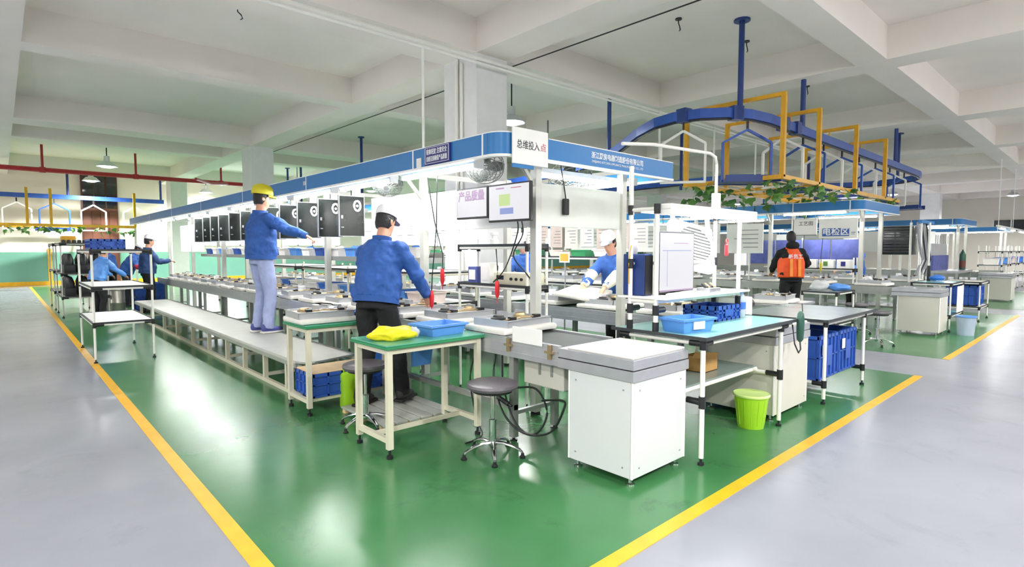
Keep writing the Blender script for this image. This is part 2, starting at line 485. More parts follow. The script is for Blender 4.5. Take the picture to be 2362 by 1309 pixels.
# red sprinkler main
t = thing('sprinkler_pipe', 'dark red sprinkler main hung across the left aisle', 'pipe', (0, 24.6, 4.13))
MB().tube([(-5.8, 24.6, 4.13), (7.75, 24.6, 4.13)], .08, 10).build('main_pipe', 'red_pipe', t)
MB().tube([(6.95, 24.6, 4.13), (6.1, 23.8, 3.99), (5.3, 22.6, 3.99)], .05, 8).build('branch_pipe', 'red_pipe', t)
for x in (-2.2, 1.17, 3.8, 6.67, 7.68):
    MB().cyl((x, 24.6, 4.13), (x, 24.6, ZS), .038, 8).cyl((x, 24.6, 4.04), (x, 24.6, 4.22), .09, 10).build('hanger_rod', 'red_pipe', t)

# high-bay pendants
bay_proto = None
def bay(x, y, lb, zl=4.15, pw=1., wide=False):
    global bay_proto
    if bay_proto is None:
        t = thing('pendant_lamp', lb, 'lamp', (x, y, zl), group='high bay pendant lamps')
        MB().cyl((0, 0, .32), (0, 0, ZS - zl), .016, 6).build('rod', 'comp_dark', t, local=True)
        MB().lathe((0, 0, 0), [(.08, .34), (.085, .17), (.17, .14), (.3, .0), (.285, 0), (.16, .11), (.03, .13)], 24).build('shade', 'bay_shade', t, local=True)
        MB().lathe((0, 0, 0), [(.0, .11), (.155, .1), (.25, .03), (.15, -.03), (0, -.05)], 20).build('bulb', 'bay_glow', t, local=True)
        bay_proto = t
    else:
        t = dup(bay_proto, (x, y, zl), label=lb)
    ld = bpy.data.lights.new('bay_light', 'POINT' if wide else 'SPOT'); ld.energy = BAY_W * 6.5 * pw; ld.shadow_soft_size = .16
    if not wide: ld.spot_size = math.radians(168); ld.spot_blend = .7
    ld.color = (1, .985, .96)
    lo = bpy.data.objects.new('bay_light', ld); COL.objects.link(lo); lo.location = (0, 0, -.09); lo.parent = t
p = at(247, 385, z=4.15); bay(p.x, p.y, 'bright pendant lamp before the beam above the red pipe', pw=6.)
p = at(210, 418, z=4.15); bay(p.x, p.y, 'bright pendant lamp above the far blue track', pw=6.)
p = at(475, 445, z=4.15); bay(p.x, p.y, 'bright pendant lamp left of the second column', pw=6.)
p = at(1180, 284, z=4.15); bay(p.x, p.y, 'bright pendant lamp just above the white corner sign', pw=2.)
k = 0
# the hall's other pendants, outside the picture
for x, y in ((-4.5, .6), (-5.5, 6), (-5.5, 11), (-5.5, 16), (-1.5, -1.2), (2.2, -2.6), (6.2, -2.2), (10.5, -1.6), (15.5, -1.8), (21, -1.8), (-6.5, 2), (27, -2)):
    bay(x, y, 'pendant lamp of the hall, %s of the ones around the front aisles' % (ORD[k]), 4.2, 1., True); k += 1
for x, y in ((9.5, 24), (-3.5, 26), (13, 24), (20, 24), (27, 22), (33, 16), (33, 8), (38, 4)):  # extra pendants added to light the dark back and right walls
    bay(x, y, 'added pendant lamp brightening the far walls, %s of these' % (ORD[k - 12]), 4.2, 4.); k += 1

# ================================================================ ASSEMBLY LINES
def conveyor(x0, x1, y0, y1, lb, belt='belt_dark', legs=True, rails='aluminium'):
    t = thing('conveyor', lb, 'conveyor', ((x0 + x1) / 2, y0, 0))
    for sx, xa, xb in ((-1, x0, x0 + .035), (1, x1 - .035, x1)):
        r = part('side_rail', rails, t, (xa, y0, .66, xb, y1, .80))
        g = xa - .004 if sx < 0 else xb + .004
        part('rail_rib', rails, r, (min(g, xa if sx < 0 else xb), y0, .69, max(g, xa if sx < 0 else xb), y1, .70), (min(g, xa if sx < 0 else xb), y0, .745, max(g, xa if sx < 0 else xb), y1, .76))
    part('belt', belt, t, (x0 + .036, y0, .74, x1 - .036, y1, .785))
    y = y0 + .5
    while y < y1:
        for xx in (x0 + .05, x1 - .1):
            MB().box(xx, y, .03, xx + .05, y + .05, .66).build('leg', 'aluminium_dull', t)
            MB().lathe((xx + .025, y + .025, 0), [(.03, 0), (.03, .012), (.01, .014), (.01, .04)], 10).build('levelling_foot', 'black_plastic', t)
        MB().box(x0 + .1, y + .01, .2, x1 - .1, y + .04, .23).build('cross_brace', 'aluminium_dull', t)
        y += 1.5
    part('lower_rail', 'aluminium_dull', t, (x0 + .055, y0 + .5, .24, x0 + .095, y1 - .3, .28))
    return t

def head_cabinet(x0, x1, y0, y1, lb, side='white_panel', padm='foam_white', pad=True):
    t = thing('conveyor_head_cabinet', lb, 'cabinet', ((x0 + x1) / 2, (y0 + y1) / 2, 0))
    e = .018
    part('core', 'offwhite_panel', t, (x0 + .02, y0 + .02, .07, x1 - .02, y1 - .02, .66))
    part('front_panel', side, t, (x0 + e, y0, .06, x1 - e, y0 + .018, .655), c=.003)
    part('back_panel', side, t, (x0 + e, y1 - .018, .06, x1 - e, y1, .655), c=.003)
    part('side_panel', side, t, (x0, y0 + e, .06, x0 + .018, y1 - e, .655), c=.003)
    part('side_panel', side, t, (x1 - .018, y0 + e, .06, x1, y1 - e, .655), c=.003)
    for xx in (x0 + .008, x1 - .008):
        for yy in (y0 + .008, y1 - .008): MB().cyl((xx, yy, .06), (xx, yy, .655), .009, 8).build('corner_post', 'fascia_white', t)
    b = Pieces()
    for xx in (x0 + .07, x1 - .07):
        for zz in (.12, .6): b.cyl((xx, y0 + .001, zz), (xx, y0 - .003, zz), .006, 8)
    for yy in (y0 + .07, y1 - .07):
        for zz in (.12, .6): b.cyl((x0 + .001, yy, zz), (x0 - .003, yy, zz), .006, 8)
    b.build('screw', 'steel_sheet', t)
    part('collar', 'aluminium', t, (x0 - .012, y0 - .012, .657, x1 + .012, y1 + .085, .722), c=.003)
    part('collar', 'aluminium', t, (x0 - .008, y0 - .008, .728, x1 + .008, y1 + .085, .79), c=.003)
    if pad: part('top_pad', padm, t, (x0 + .01, y0 + .008, .79, x1 - .008, y1 + .02, .806), c=.006)
    else: part('top_sheet', 'steel_sheet', t, (x0, y0, .79, x1, y1 + .02, .795))
    for xx in (x0 + .05, x1 - .05):
        for yy in (y0 + .05, y1 - .05):
            MB().lathe((xx, yy, 0), [(.028, 0), (.03, .014), (.012, .02), (.01, .07)], 12).build('levelling_foot', 'chrome', t)
    return t

def overhead_frame(dx, y1, lb, rods=True, posts=(3.42, 5.15, 7.6, 10.1, 12.6, 15.1, 17.6)):
    xl, xr, yf, z0, z1 = 2.9 + dx, 5.33 + dx, 3.31, 2.205, 2.372
    t = thing('overhead_light_frame', lb, 'light frame', ((xl + xr) / 2, yf, 0))
    r = .14
    arc = [(xl + r - r * math.cos(a), yf + r - r * math.sin(a)) for a in [PI / 2 * i / 6 for i in range(7)]]
    def strip(pts, za, zb, th):
        return MB().tube([(ax, ay, (za + zb) / 2) for ax, ay in pts], 0, wd=th, ht=zb - za)
    f = strip([(xl, y1), (xl, yf + r)], z0, z1, .03).build('side_fascia', 'blue_fascia', t)
    strip(arc, z0, z1, .03).build('corner_fascia', 'blue_fascia', t)
    strip([(xl + r, yf), (xr, yf)], z0, z1, .03).build('front_fascia', 'blue_fascia', t)
    strip([(xr, yf), (xr, y1)], z0, z1, .03).build('side_fascia', 'blue_fascia', t)
    strip([(xl, y1), (xl, yf + r)] + arc[1:] + [(xr, yf)], z0 - .02, z0, .05).build('lip', 'fascia_white', t)
    strip([(xl, y1), (xl, yf + r)] + arc[1:] + [(xr, yf)], z1, z1 + .008, .036).build('top_edge', 'fascia_white', t)
    strip([(xr, yf), (xr, y1)], z0 - .02, z0, .05).build('lip', 'fascia_white', t)
    for yy in (3.5, 4.52, 7.0, 9.5, 12, 14.5, 17): part('joint_strip', 'fascia_white', t, (xl - .018, yy, z0, xl - .014, yy + .018, z1))
    for i, yy in enumerate(posts):
        if yy > y1: continue
        for xx in (3.4 + dx, 4.62 + dx):
            MB().box(xx, yy, .03, xx + .07, yy + .07, z0 + .1).build('post', 'alu_post', t)
            MB().lathe((xx + .035, yy + .035, 0), [(.045, 0), (.045, .02), (.015, .03)], 12).build('foot', 'black_plastic', t)
        part('cross_bar', 'alu_post', t, (xl + .02, yy + .015, z0 + .03, xr - .02, yy + .055, z0 + .08))
        if i < 2:
            MB().bar((3.43 + dx, yy + .035, 1.98), (3.2 + dx, yy + .035, z0 + .03), .03).build('brace', 'alu_post', t)
    for xx in (3.1 + dx, 5.05 + dx): part('long_bar', 'alu_post', t, (xx, yf + .05, z0 + .08, xx + .05, y1, z0 + .12))
    return t

frame1 = overhead_frame(0, 20.0, 'long blue fascia light frame with white lip over the front assembly lines')
frame2 = overhead_frame(8.85, 18.0, 'blue fascia light frame over the second assembly lines at right', posts=(3.42, 5.15, 7.6, 10.1))
frame3 = overhead_frame(17.98, 15.0, 'far blue fascia light frame over the farthest assembly lines', posts=(3.42, 5.15))

# lettering on the front fascia and its plaques
text('浙江厨房电器制造股份有限公司', .062, 'text_white', frame1, (4.38, 3.293, 2.305), (1, 0, 0), (0, 0, 1), fit=.80, bold=.0012)
text('ZHEJIANG KITCHEN APPLIANCE MANUFACTURE CO., LTD', .03, 'text_white', frame1, (4.38, 3.293, 2.252), (1, 0, 0), (0, 0, 1), fit=.80)
text('108', .075, 'text_white', frame1, (2.883, 7.05, 2.29), (0, -1, 0), (0, 0, 1), bold=.001)
t = thing('plaque', 'dark purple plaque with two lines of white writing on the blue fascia', 'sign', (2.875, 4.1, 2.2))
part('board', 'plaque_purple', t, (2.866, 3.93, 2.212, 2.884, 4.31, 2.368))
b = MB()
for q in ((3.94, 2.22, 4.30, 2.223), (3.94, 2.357, 4.30, 2.36), (3.94, 2.22, 3.944, 2.36), (4.296, 2.22, 4.30, 2.36)): b.box(2.863, q[0], q[1], 2.866, q[2], q[3])
b.build('border', 'text_white', t)
text('轻拿轻放 注意安全', .052, 'text_white', t, (2.863, 4.12, 2.318), (0, -1, 0), (0, 0, 1), fit=.31, bold=.0008)
text('自检互检确保产品质量', .05, 'text_white', t, (2.863, 4.12, 2.256), (0, -1, 0), (0, 0, 1), fit=.31, bold=.0008)
t = thing('notice_card', 'small pale card fixed to the blue fascia left of the purple plaque', 'card', (2.87, 4.42, 2.2))
part('card', 'paper', t, (2.876, 4.385, 2.205, 2.884, 4.46, 2.29))
t = thing('hanging_sign', 'white corner sign board with dark writing at the fascia corner', 'sign', (3.2, 3.27, 2.12))
part('board', 'white_board', t, (2.99, 3.262, 2.13, 3.385, 3.28, 2.415), c=.003)
text('总维投入', .075, 'ink_black', t, (3.155, 3.2605, 2.28), (1, 0, 0), (0, 0, 1), fit=.25)
text('点', .07, 'ink_red', t, (3.325, 3.2605, 2.28), (1, 0, 0), (0, 0, 1))
part('blue_strip', 'blue_fascia', t, (2.99, 3.264, 2.1, 3.22, 3.28, 2.128))
part('hanging_cord', 'comp_dark', t, (3.386, 3.268, 2.36, 3.394, 3.276, 2.52))

# tube lights
tl = None
def tube_light(x, y, z, lb, rz=0., L=1.2, grp='tube lights over the lines'):
    t = thing('tube_light', lb, 'lamp', (x, y, z), rz, grp)
    MB().box(-.05, -L / 2, .02, .05, L / 2, .06).build('housing', 'fascia_white', t, local=True)
    MB().cyl((-.022, -L / 2 + .03, 0), (-.022, L / 2 - .03, 0), .014, 8).build('tube', 'lamp_glass', t, local=True)
    MB().cyl((.022, -L / 2 + .03, 0), (.022, L / 2 - .03, 0), .014, 8).build('tube', 'lamp_glass', t, local=True)
    for s in (-1, 1): MB().box(-.045, s * L / 2 - .03 * (s > 0), -.02, .045, s * L / 2 + .03 * (s < 0), .02).build('end_cap', 'fascia_white', t, local=True)
    return t
tl = tube_light(3.05, 4.35, 2.165, 'tube light over the near conveyor, nearest to the fascia corner')
for i in range(9): dup(tl, (3.05, 5.75 + i * 1.4, 2.165), label='tube light over the near conveyor, %s from the fascia corner' % ORD[i + 1])
for i in range(8): dup(tl, (5.08, 4.2 + i * 1.5, 2.165), label='tube light over the second conveyor, %s from the front' % ORD[i])
tube_light(4.15, 3.58, 2.12, 'tube light across the front end above the grey board', PI / 2, grp='tube lights over the lines')
for i in range(4): dup(tl, (11.95, 4.2 + i * 2.4, 2.165), label='tube light over the orange-vested worker\'s line, %s from the front' % ORD[i])
for i in range(4): dup(tl, (13.9, 4.2 + i * 2.4, 2.165), label='tube light over the fourth conveyor, %s from the front' % ORD[i])
for i in range(4): dup(tl, (22.9, 4.2 + i * 2.4, 2.165), label='tube light over the far side of the farthest lines, %s from front' % ORD[i])
for i in range(3): dup(tl, (21.1, 4.2 + i * 2.4, 2.165), label='tube light over the farthest lines, %s from the front' % ORD[i])

# lines
conv1 = conveyor(2.76, 3.36, 2.56, 15.6, 'near aluminium conveyor carrying cooktop units beside the grey bench')
cab1 = head_cabinet(2.76, 3.36, 1.95, 2.47, 'white head cabinet with white pad at the near conveyor end')
conv2 = conveyor(4.72, 5.44, 2.66, 15.0, 'second aluminium conveyor behind the posts and boards', 'belt_green')
cab2 = head_cabinet(4.72, 5.44, 1.93, 2.56, 'grey-white head cabinet behind the lime bucket', 'offwhite_panel')
conv3 = conveyor(11.55, 12.15, 2.75, 15.0, 'aluminium conveyor of the second lines beside the orange-vested worker', rails='aluminium_dull')
cab3 = head_cabinet(11.52, 12.1, 2.05, 2.66, 'beige head cabinet of the second lines beside the pale waste bin', 'offwhite_panel', pad=False)
conv4 = conveyor(13.55, 14.25, 2.66, 15.0, 'aluminium conveyor in the second lines, far side', rails='aluminium_dull')
conv5 = conveyor(20.7, 21.3, 2.85, 14.0, 'aluminium conveyor of the farthest lines', rails='aluminium_dull')
cab4 = head_cabinet(20.65, 21.3, 2.1, 2.75, 'beige head cabinet of the farthest lines at right edge', 'offwhite_panel', pad=False)
conv6 = conveyor(22.72, 23.42, 2.6, 14.0, 'far side conveyor of the farthest lines', rails='aluminium_dull')

# rail brackets, clamp plate, trunking, cables at the near conveyor
for yy, lb in ((2.63, 'brass clip bracket on the near rail beside the head cabinet'), (3.05, 'brass clip bracket on the near rail left of the white plate')):
    t = thing('rail_bracket', lb, 'bracket', (2.745, yy, .7), group='brass clips on the near rail')
    part('plate', 'comp_brass', t, (2.738, yy - .012, .70, 2.756, yy + .012, .80)); part('tab', 'comp_brass', t, (2.736, yy - .04, .742, 2.755, yy + .04, .758))
part('rest', 'aluminium_dull', t, (2.74, 3.03, .80, 2.9, 3.06, .815))
tag(MB().cbox(2.74, 2.70, .78, 2.752, 3.0, .895, .004).build('guard_plate', 'white_board'), 'white upright plate clipped to the near conveyor rail', 'plate')
t = thing('wiring_box', 'grey-white wiring box below the near conveyor rail', 'wiring box', (2.95, 2.75, .45))
part('box', 'offwhite_panel', t, (2.86, 2.6, .46, 3.0, 3.0, .655), c=.006); part('vent', 'aluminium_dull', t, (2.852, 2.7, .55, 2.86, 2.72, .64), (2.852, 2.82, .55, 2.86, 2.84, .64))
def cable(pts, r, lb, m='cable_black', name='cable', cat='cable'):
    P = [Vector(p) for p in pts]; out = []
    for i in range(len(P) - 1):
        p0 = P[max(i - 1, 0)]; p1 = P[i]; p2 = P[i + 1]; p3 = P[min(i + 2, len(P) - 1)]
        for k in range(6):
            s = k / 6
            out.append(.5 * ((2 * p1) + (p2 - p0) * s + (2 * p0 - 5 * p1 + 4 * p2 - p3) * s * s + (3 * p1 - p0 - 3 * p2 + p3) * s ** 3))
    out.append(P[-1])
    return tag(MB().tube(out, r, 6).build(name, m), lb, cat)
cable([(2.82, 3.28, .64), (2.78, 3.25, .45), (2.76, 3.12, .22), (2.76, 2.9, .12), (2.78, 2.65, .18), (2.78, 2.52, .38), (2.8, 2.56, .42), (2.8, 2.75, .38)], .008, 'black cable looping below the near conveyor beside the cabinet')
cable([(2.82, 3.2, .64), (2.8, 3.16, .4), (2.78, 3.0, .16), (2.78, 2.8, .13), (2.8, 2.7, .3), (2.84, 2.85, .44), (2.84, 3.1, .4)], .008, 'second black cable loop hanging under the near conveyor')
cable([(2.9, 3.6, .65), (2.82, 3.6, .4), (2.8, 3.5, .1), (2.7, 3.3, .02), (2.5, 3.25, .012)], .007, 'black cable dropping to the floor behind the rear stool')
t = thing('plug', 'black inline plug hanging beside the front stool', 'plug', (2.75, 3.1, .32))
MB().cyl((2.74, 3.16, .34), (2.76, 3.06, .30), .018, 8).build('body', 'black_plastic', t); MB().cyl((2.76, 3.06, .3), (2.765, 3.03, .29), .01, 8).build('tip', 'black_plastic', t)

# bench
def bench():
    t = thing('standing_bench', 'long grey standing platform bench beside the near conveyor', 'bench', (2.4, 5.3, 0))
    x0, x1, y0, y1 = 2.1, 2.72, 5.4, 14.2
    b = MB()
    prof = [(x0 - .02, .30), (x0 - .025, .345), (x0 - .01, .365), (x1, .365), (x1, .35), (x0, .348), (x0 - .005, .30)]
    b.prism(prof, 'y', y0, y1); b.build('top_sheet', 'bench_sheet', t)
    # rounded near end
    b = MB(); pts = [(x0 - .025, y0), (x0 + .03, y0 - .09), (x0 + .12, y0 - .13), (x1 - .1, y0 - .02), (x1, y0)]
    b.prism(pts, 'z', .348, .365); b.build('end_lip', 'bench_sheet', t)
    for yy in (5.7, 6.35, 7.05, 7.75, 8.6, 9.5, 10.5, 11.5, 12.6, 13.7):
        MB().box(x0, yy, .03, x0 + .045, yy + .045, .345).build('leg', 'beige_tube', t)
        MB().box(x1 - .05, yy, .0, x1 - .005, yy + .045, .345).build('leg', 'beige_tube', t)
    for yy in (6.35, 7.75, 9.5, 11.5, 13.7): part('cross_rail', 'beige_tube', t, (x0 + .045, yy + .005, .06, x1 - .05, yy + .04, .095))
    part('bottom_rail', 'beige_tube', t, (x0 + .002, y0, .0, x0 + .043, y1, .042)); part('bottom_rail', 'beige_tube', t, (x1 - .048, y0, 0, x1 - .007, y1, .042))
    part('top_rail', 'beige_tube', t, (x0, y0, .31, x0 + .04, y1, .347)); part('top_rail', 'beige_tube', t, (x1 - .045, y0, .31, x1 - .005, y1, .347))
bench()

# ================================================================ FURNITURE
def tube_table(name, lb, x0, x1, y0, y1, h, top='green_laminate', edge='green_edge', frame='beige_tube', brace='y', feet=True):
    """square-tube table; four legs, low rails"""
    t = thing(name, lb, 'table', ((x0 + x1) / 2, (y0 + y1) / 2, 0))
    part('table_top', top, t, (x0 - .02, y0 - .02, h - .012, x1 + .02, y1 + .02, h), c=.003)
    part('edge_band', edge, t, (x0 - .024, y0 - .024, h - .03, x1 + .024, y1 + .024, h - .0125), c=.003)
    s = .04
    for xx in (x0, x1 - s):
        for yy in (y0, y1 - s):
            l = MB().box(xx, yy, .07, xx + s, yy + s, h - .03).build('leg', frame, t)
            if feet: MB().lathe((xx + s / 2, yy + s / 2, 0), [(.022, 0), (.022, .025), (.009, .03), (.009, .075)], 10).build('levelling_foot', 'black_plastic', l)
    part('apron', frame, t, (x0 + s, y0 + .005, h - .068, x1 - s, y0 + .03, h - .031), (x0 + s, y1 - .03, h - .068, x1 - s, y1 - .005, h - .031))
    part('apron', frame, t, (x0 + .005, y0 + s, h - .068, x0 + .03, y1 - s, h - .031), (x1 - .03, y0 + s, h - .068, x1 - .005, y1 - s, h - .031))
    for xx in (x0 + .003, x1 - .037): part('low_rail', frame, t, (xx, y0 + s, .11, xx + .034, y1 - s, .145))
    if brace == 'x': part('foot_rail', frame, t, (x0 + .037, (y0 + y1) / 2 - .015, .112, x1 - .037, (y0 + y1) / 2 + .015, .142))
    else: part('foot_rail', frame, t, (x0 + .037, y0 + .05, .112, x1 - .037, y0 + .08, .142))
    return t
tube_table('work_table', 'green-topped work table with yellow bag and light blue bin', 1.92, 2.74, 3.36, 3.84, .80, brace='x')
tube_table('work_table', 'green-topped work table beside the bench with a cooktop unit on it', 1.92, 2.7, 4.72, 5.18, .80)

# stools
st = thing('stool', 'round grey swivel stool in front of the white head cabinet', 'stool', (2.51, 2.95, 0), .3, group='round swivel stools')
MB().lathe((0, 0, 0), [(.0, .478), (.15, .478), (.175, .488), (.182, .505), (.176, .522), (.15, .532), (.0, .535)], 36).build('seat', 'seat_vinyl', st, local=True)
MB().lathe((0, 0, 0), [(.14, .462), (.14, .478)], 24).build('seat_plate', 'black_plastic', st, local=True)
MB().cyl((0, 0, .26), (0, 0, .462), .014, 12).build('gas_rod', 'chrome', st, local=True)
MB().lathe((0, 0, 0), [(.02, .06), (.03, .08), (.027, .1), (.025, .24), (.027, .25), (.027, .265), (.018, .27)], 16).build('column_sleeve', 'chrome', st, local=True)
lv = MB().tube([(0, 0, .455), (.1, .03, .45), (.17, .05, .45)], .006, 6).build('lever', 'black_plastic', st, local=True)
MB().ell((.19, .055, .45), .03, .012, .01).build('lever_grip', 'black_plastic', lv, local=True)
for i in range(5):
    a = 2 * PI * i / 5
    pts = [(.018, .10), (.08, .098), (.15, .078), (.2, .055), (.215, .04)]
    b = MB(); rings = []
    for j, (r, z) in enumerate(pts):
        wd = (.02, .018, .016, .014, .013)[j]
        c = Vector((r * math.cos(a), r * math.sin(a), z)); sd = Vector((-math.sin(a), math.cos(a), 0))
        rings.append((c, sd * wd, Vector((0, 0, 1)) * .011))
    b.loft(rings, 10)
    lg = b.build('leg', 'chrome', st, local=True)
    MB().lathe((.214 * math.cos(a), .214 * math.sin(a), 0), [(.02, 0), (.022, .012), (.013, .02), (.011, .038)], 12).build('glide', 'black_plastic', lg, local=True)
dup(st, (2.17, 4.16, 0), .9, 'round grey swivel stool between the two green tables')

# lean-pipe helpers
def pole(t, x, y, z0, z1, r=.014, m='pipe_white', foot=True, name='pole'):
    o = MB().cyl((x, y, z0), (x, y, z1), r, 12).build(name, m, t)
    if foot: MB().lathe((x, y, z0 - .05), [(.022, 0), (.022, .02), (.008, .025), (.008, .06)], 10).build('foot', 'black_plastic', o)
    return o
def joint(b, x, y, z, ax='x', L=.05, r=.021):
    d = {'x': (L, 0, 0), 'y': (0, L, 0), 'z': (0, 0, L)}[ax]
    b.cyl((x - d[0], y - d[1], z - d[2]), (x + d[0], y + d[1], z + d[2]), r, 10)
def pipe_rack(name, lb, x0, x1, y0, y1, h, shelves, cat='rack', board='white_board', edge='dark_edge', m='pipe_white', r=.014, feet=True):
    t = thing(name, lb, cat, ((x0 + x1) / 2, (y0 + y1) / 2, 0))
    for xx in (x0, x1):
        for yy in (y0, y1): pole(t, xx, yy, .05, h, r, m)
    for z in shelves:
        MB().cyl((x0, y0, z - .03), (x1, y0, z - .03), r, 10).build('rail', m, t); MB().cyl((x0, y1, z - .03), (x1, y1, z - .03), r, 10).build('rail', m, t)
        MB().cyl((x0, y0, z - .03), (x0, y1, z - .03), r, 10).build('rail', m, t); MB().cyl((x1, y0, z - .03), (x1, y1, z - .03), r, 10).build('rail', m, t)
        if board:
            part('shelf_board', board, t, (x0 + .005, y0 + .005, z - .012, x1 - .005, y1 - .005, z), c=.002)
            b = MB(); b.box(x0 - .01, y0 - .018, z - .016, x1 + .01, y0 - .006, z + .006); b.box(x0 - .01, y1 + .006, z - .016, x1 + .01, y1 + .018, z + .006)
            b.box(x0 - .018, y0 - .01, z - .016, x0 - .006, y1 + .01, z + .006); b.box(x1 + .006, y0 - .01, z - .016, x1 + .018, y1 + .01, z + .006)
            b.build('edge_band', edge, t)
        b = Pieces()
        for xx in (x0, x1):
            for yy in (y0, y1):
                joint(b, xx + (.05 if xx == x0 else -.05), yy, z - .03, 'x', .05, r * 1.45); joint(b, xx, yy, z - .03, 'z', .035, r * 1.5)
        b.build('clamp', 'black_plastic', t)
    return t

# left aisle racks
pipe_rack('pipe_rack', 'empty white pipe rack with three shelves at the left yellow line', .85, 1.49, 8.8, 10.35, 1.46, (.52, .98, 1.455))
rb = pipe_rack('pipe_rack', 'far pipe rack filled with black parts by the left yellow line', .95, 1.75, 15.2, 16.6, 1.62, (.45, .95, 1.6), board='offwhite_panel', m='alu_post')
for k in range(2):
    for j in range(4):
        for i in range(3):
            z = (.45, .95)[k]
            t = thing('black_part', 'black moulded part on the far rack, %s shelf, row %s, place %s' % (('lower', 'upper')[k], ORD[j], ORD[i]), 'part', (1.0 + i * .25, 15.3 + j * .33, z), group='black parts on the far rack')
            MB().cbox(0, 0, 0, .2, .26, .18, .015).build('base', 'black_plastic', t, local=True)
            MB().lathe((.1, .13, .18), [(.08, 0), (.085, .1), (.05, .2), (.03, .24)], 12).build('cone', 'black_plastic', t, local=True)
for k in range(8):
    tag(MB().lathe((1.02 + k * .09, 15.4, 1.6), [(.04, 0), (.04, .04), (.035, .06), (.01, .07)], 10).build('burner_cap', 'black_plastic'), 'black burner cap on top of the far rack, %s from the left' % ORD[k], 'burner cap', 'burner caps on the far rack')
rc = pipe_rack('pipe_rack', 'far dark pipe rack beyond the black parts rack', .95, 1.6, 17.4, 18.8, 1.62, (.45, .95, 1.6), board='dark_edge', m='alu_post')

# crates
def crate(lb, x0, y0, z0, wd, dp, ht, m='crate_blue', grp=None, rz=0., ribs=True, name='crate', cat='crate', label_plate=True, lid=None):
    t = thing(name, lb, cat, (x0 + wd / 2, y0 + dp / 2, z0), rz, grp)
    X0, X1, Y0, Y1, th = -wd / 2, wd / 2, -dp / 2, dp / 2, .012
    b = MB(); b.box(X0, Y0, 0, X1, Y1, th)
    b.box(X0, Y0, th, X1, Y0 + th, ht); b.box(X0, Y1 - th, th, X1, Y1, ht); b.box(X0, Y0 + th, th, X0 + th, Y1 - th, ht); b.box(X1 - th, Y0 + th, th, X1, Y1 - th, ht)
    b.build('body', m, t, local=True, smooth=False)
    b = MB(); q = .014
    for zz in ((ht - .03, ht),) + (((.0, .02), (ht * .5, ht * .5 + .012)) if ribs else ()):
        b.box(X0 - q, Y0 - q, zz[0], X1 + q, Y0, zz[1]); b.box(X0 - q, Y1, zz[0], X1 + q, Y1 + q, zz[1]); b.box(X0 - q, Y0, zz[0], X0, Y1, zz[1]); b.box(X1, Y0, zz[0], X1 + q, Y1, zz[1])
    if ribs:
        for i in range(6):
            xx = X0 + wd * i / 5; b.box(xx - .008, Y0 - q, 0, xx + .008, Y0, ht); b.box(xx - .008, Y1, 0, xx + .008, Y1 + q, ht)
        for i in range(5):
            yy = Y0 + dp * i / 4; b.box(X0 - q, yy - .008, 0, X0, yy + .008, ht); b.box(X1, yy - .008, 0, X1 + q, yy + .008, ht)
    b.build('rim_and_ribs', m, t, local=True, smooth=False)
    if label_plate:
        part('label_plate', m, t, (-.07, Y0 - q - .004, ht * .28, .07, Y0 - q, ht * .75), (-.02 + 0, Y1 + q, ht * .28, .07, Y1 + q + .004, ht * .75), local=True)
    if lid: MB().cbox(X0 - .005, Y0 - .005, ht, X1 + .005, Y1 + .005, ht + .012, .003).build('lid_board', lid, t, local=True)
    return t
crate('blue crate with a wooden lid under the table beside the bench', 1.99, 4.77, .145, .66, .36, .21, lid='wood_board')
crate('blue crate behind the wooden-lidded crate under the table', 2.05, 5.26, .42, .5, .3, .2) if False else None
def bin_open(lb, x, y, z, wd, dp, ht, m, rz=0., grp=None, tp=.86, name='bin', lbl=False):
    t = thing(name, lb, 'bin', (x, y, z), rz, grp)
    X, Y, th = wd / 2, dp / 2, .008
    def ring(sx, sy, zz): return [(-sx, -sy, zz), (sx, -sy, zz), (sx, sy, zz), (-sx, sy, zz)]
    vs = ring(X * tp, Y * tp, 0) + ring(X, Y, ht) + ring(X - th, Y - th, ht) + ring(X * tp - th, Y * tp - th, th)
    fs = [(3, 2, 1, 0)]
    for k in range(3):
        for i in range(4): fs.append((k * 4 + i, k * 4 + (i + 1) % 4, k * 4 + 4 + (i + 1) % 4, k * 4 + 4 + i))
    fs.append((12, 13, 14, 15))
    MB().add(vs, fs).build('body', m, t, local=True, smooth=False)
    q = .012; b = MB()
    b.box(-X - q, -Y - q, ht - .016, X + q, -Y, ht); b.box(-X - q, Y, ht - .016, X + q, Y + q, ht); b.box(-X - q, -Y, ht - .016, -X, Y, ht); b.box(X, -Y, ht - .016, X + q, Y, ht)
    b.build('rim', m, t, local=True, smooth=False)
    if lbl:
        yv = Y * (tp + (1 - tp) * .55)
        part('paper_label', 'paper', t, (-.06, -yv - .012, ht * .25, .05, -yv - .004, ht * .82), local=True)
    return t
p = at(1012, 770, z=.8)
bin_open('light blue plastic bin on the green table behind the front stool', p.x, p.y, .801, .34, .27, .085, 'bin_light_blue', .06)
p = at(815, 728, z=.8)
bin_open('blue plastic tray beside the cooktop unit on the rear green table', 2.57, 4.93, .801, .26, .26, .07, 'bin_mid_blue', .1)

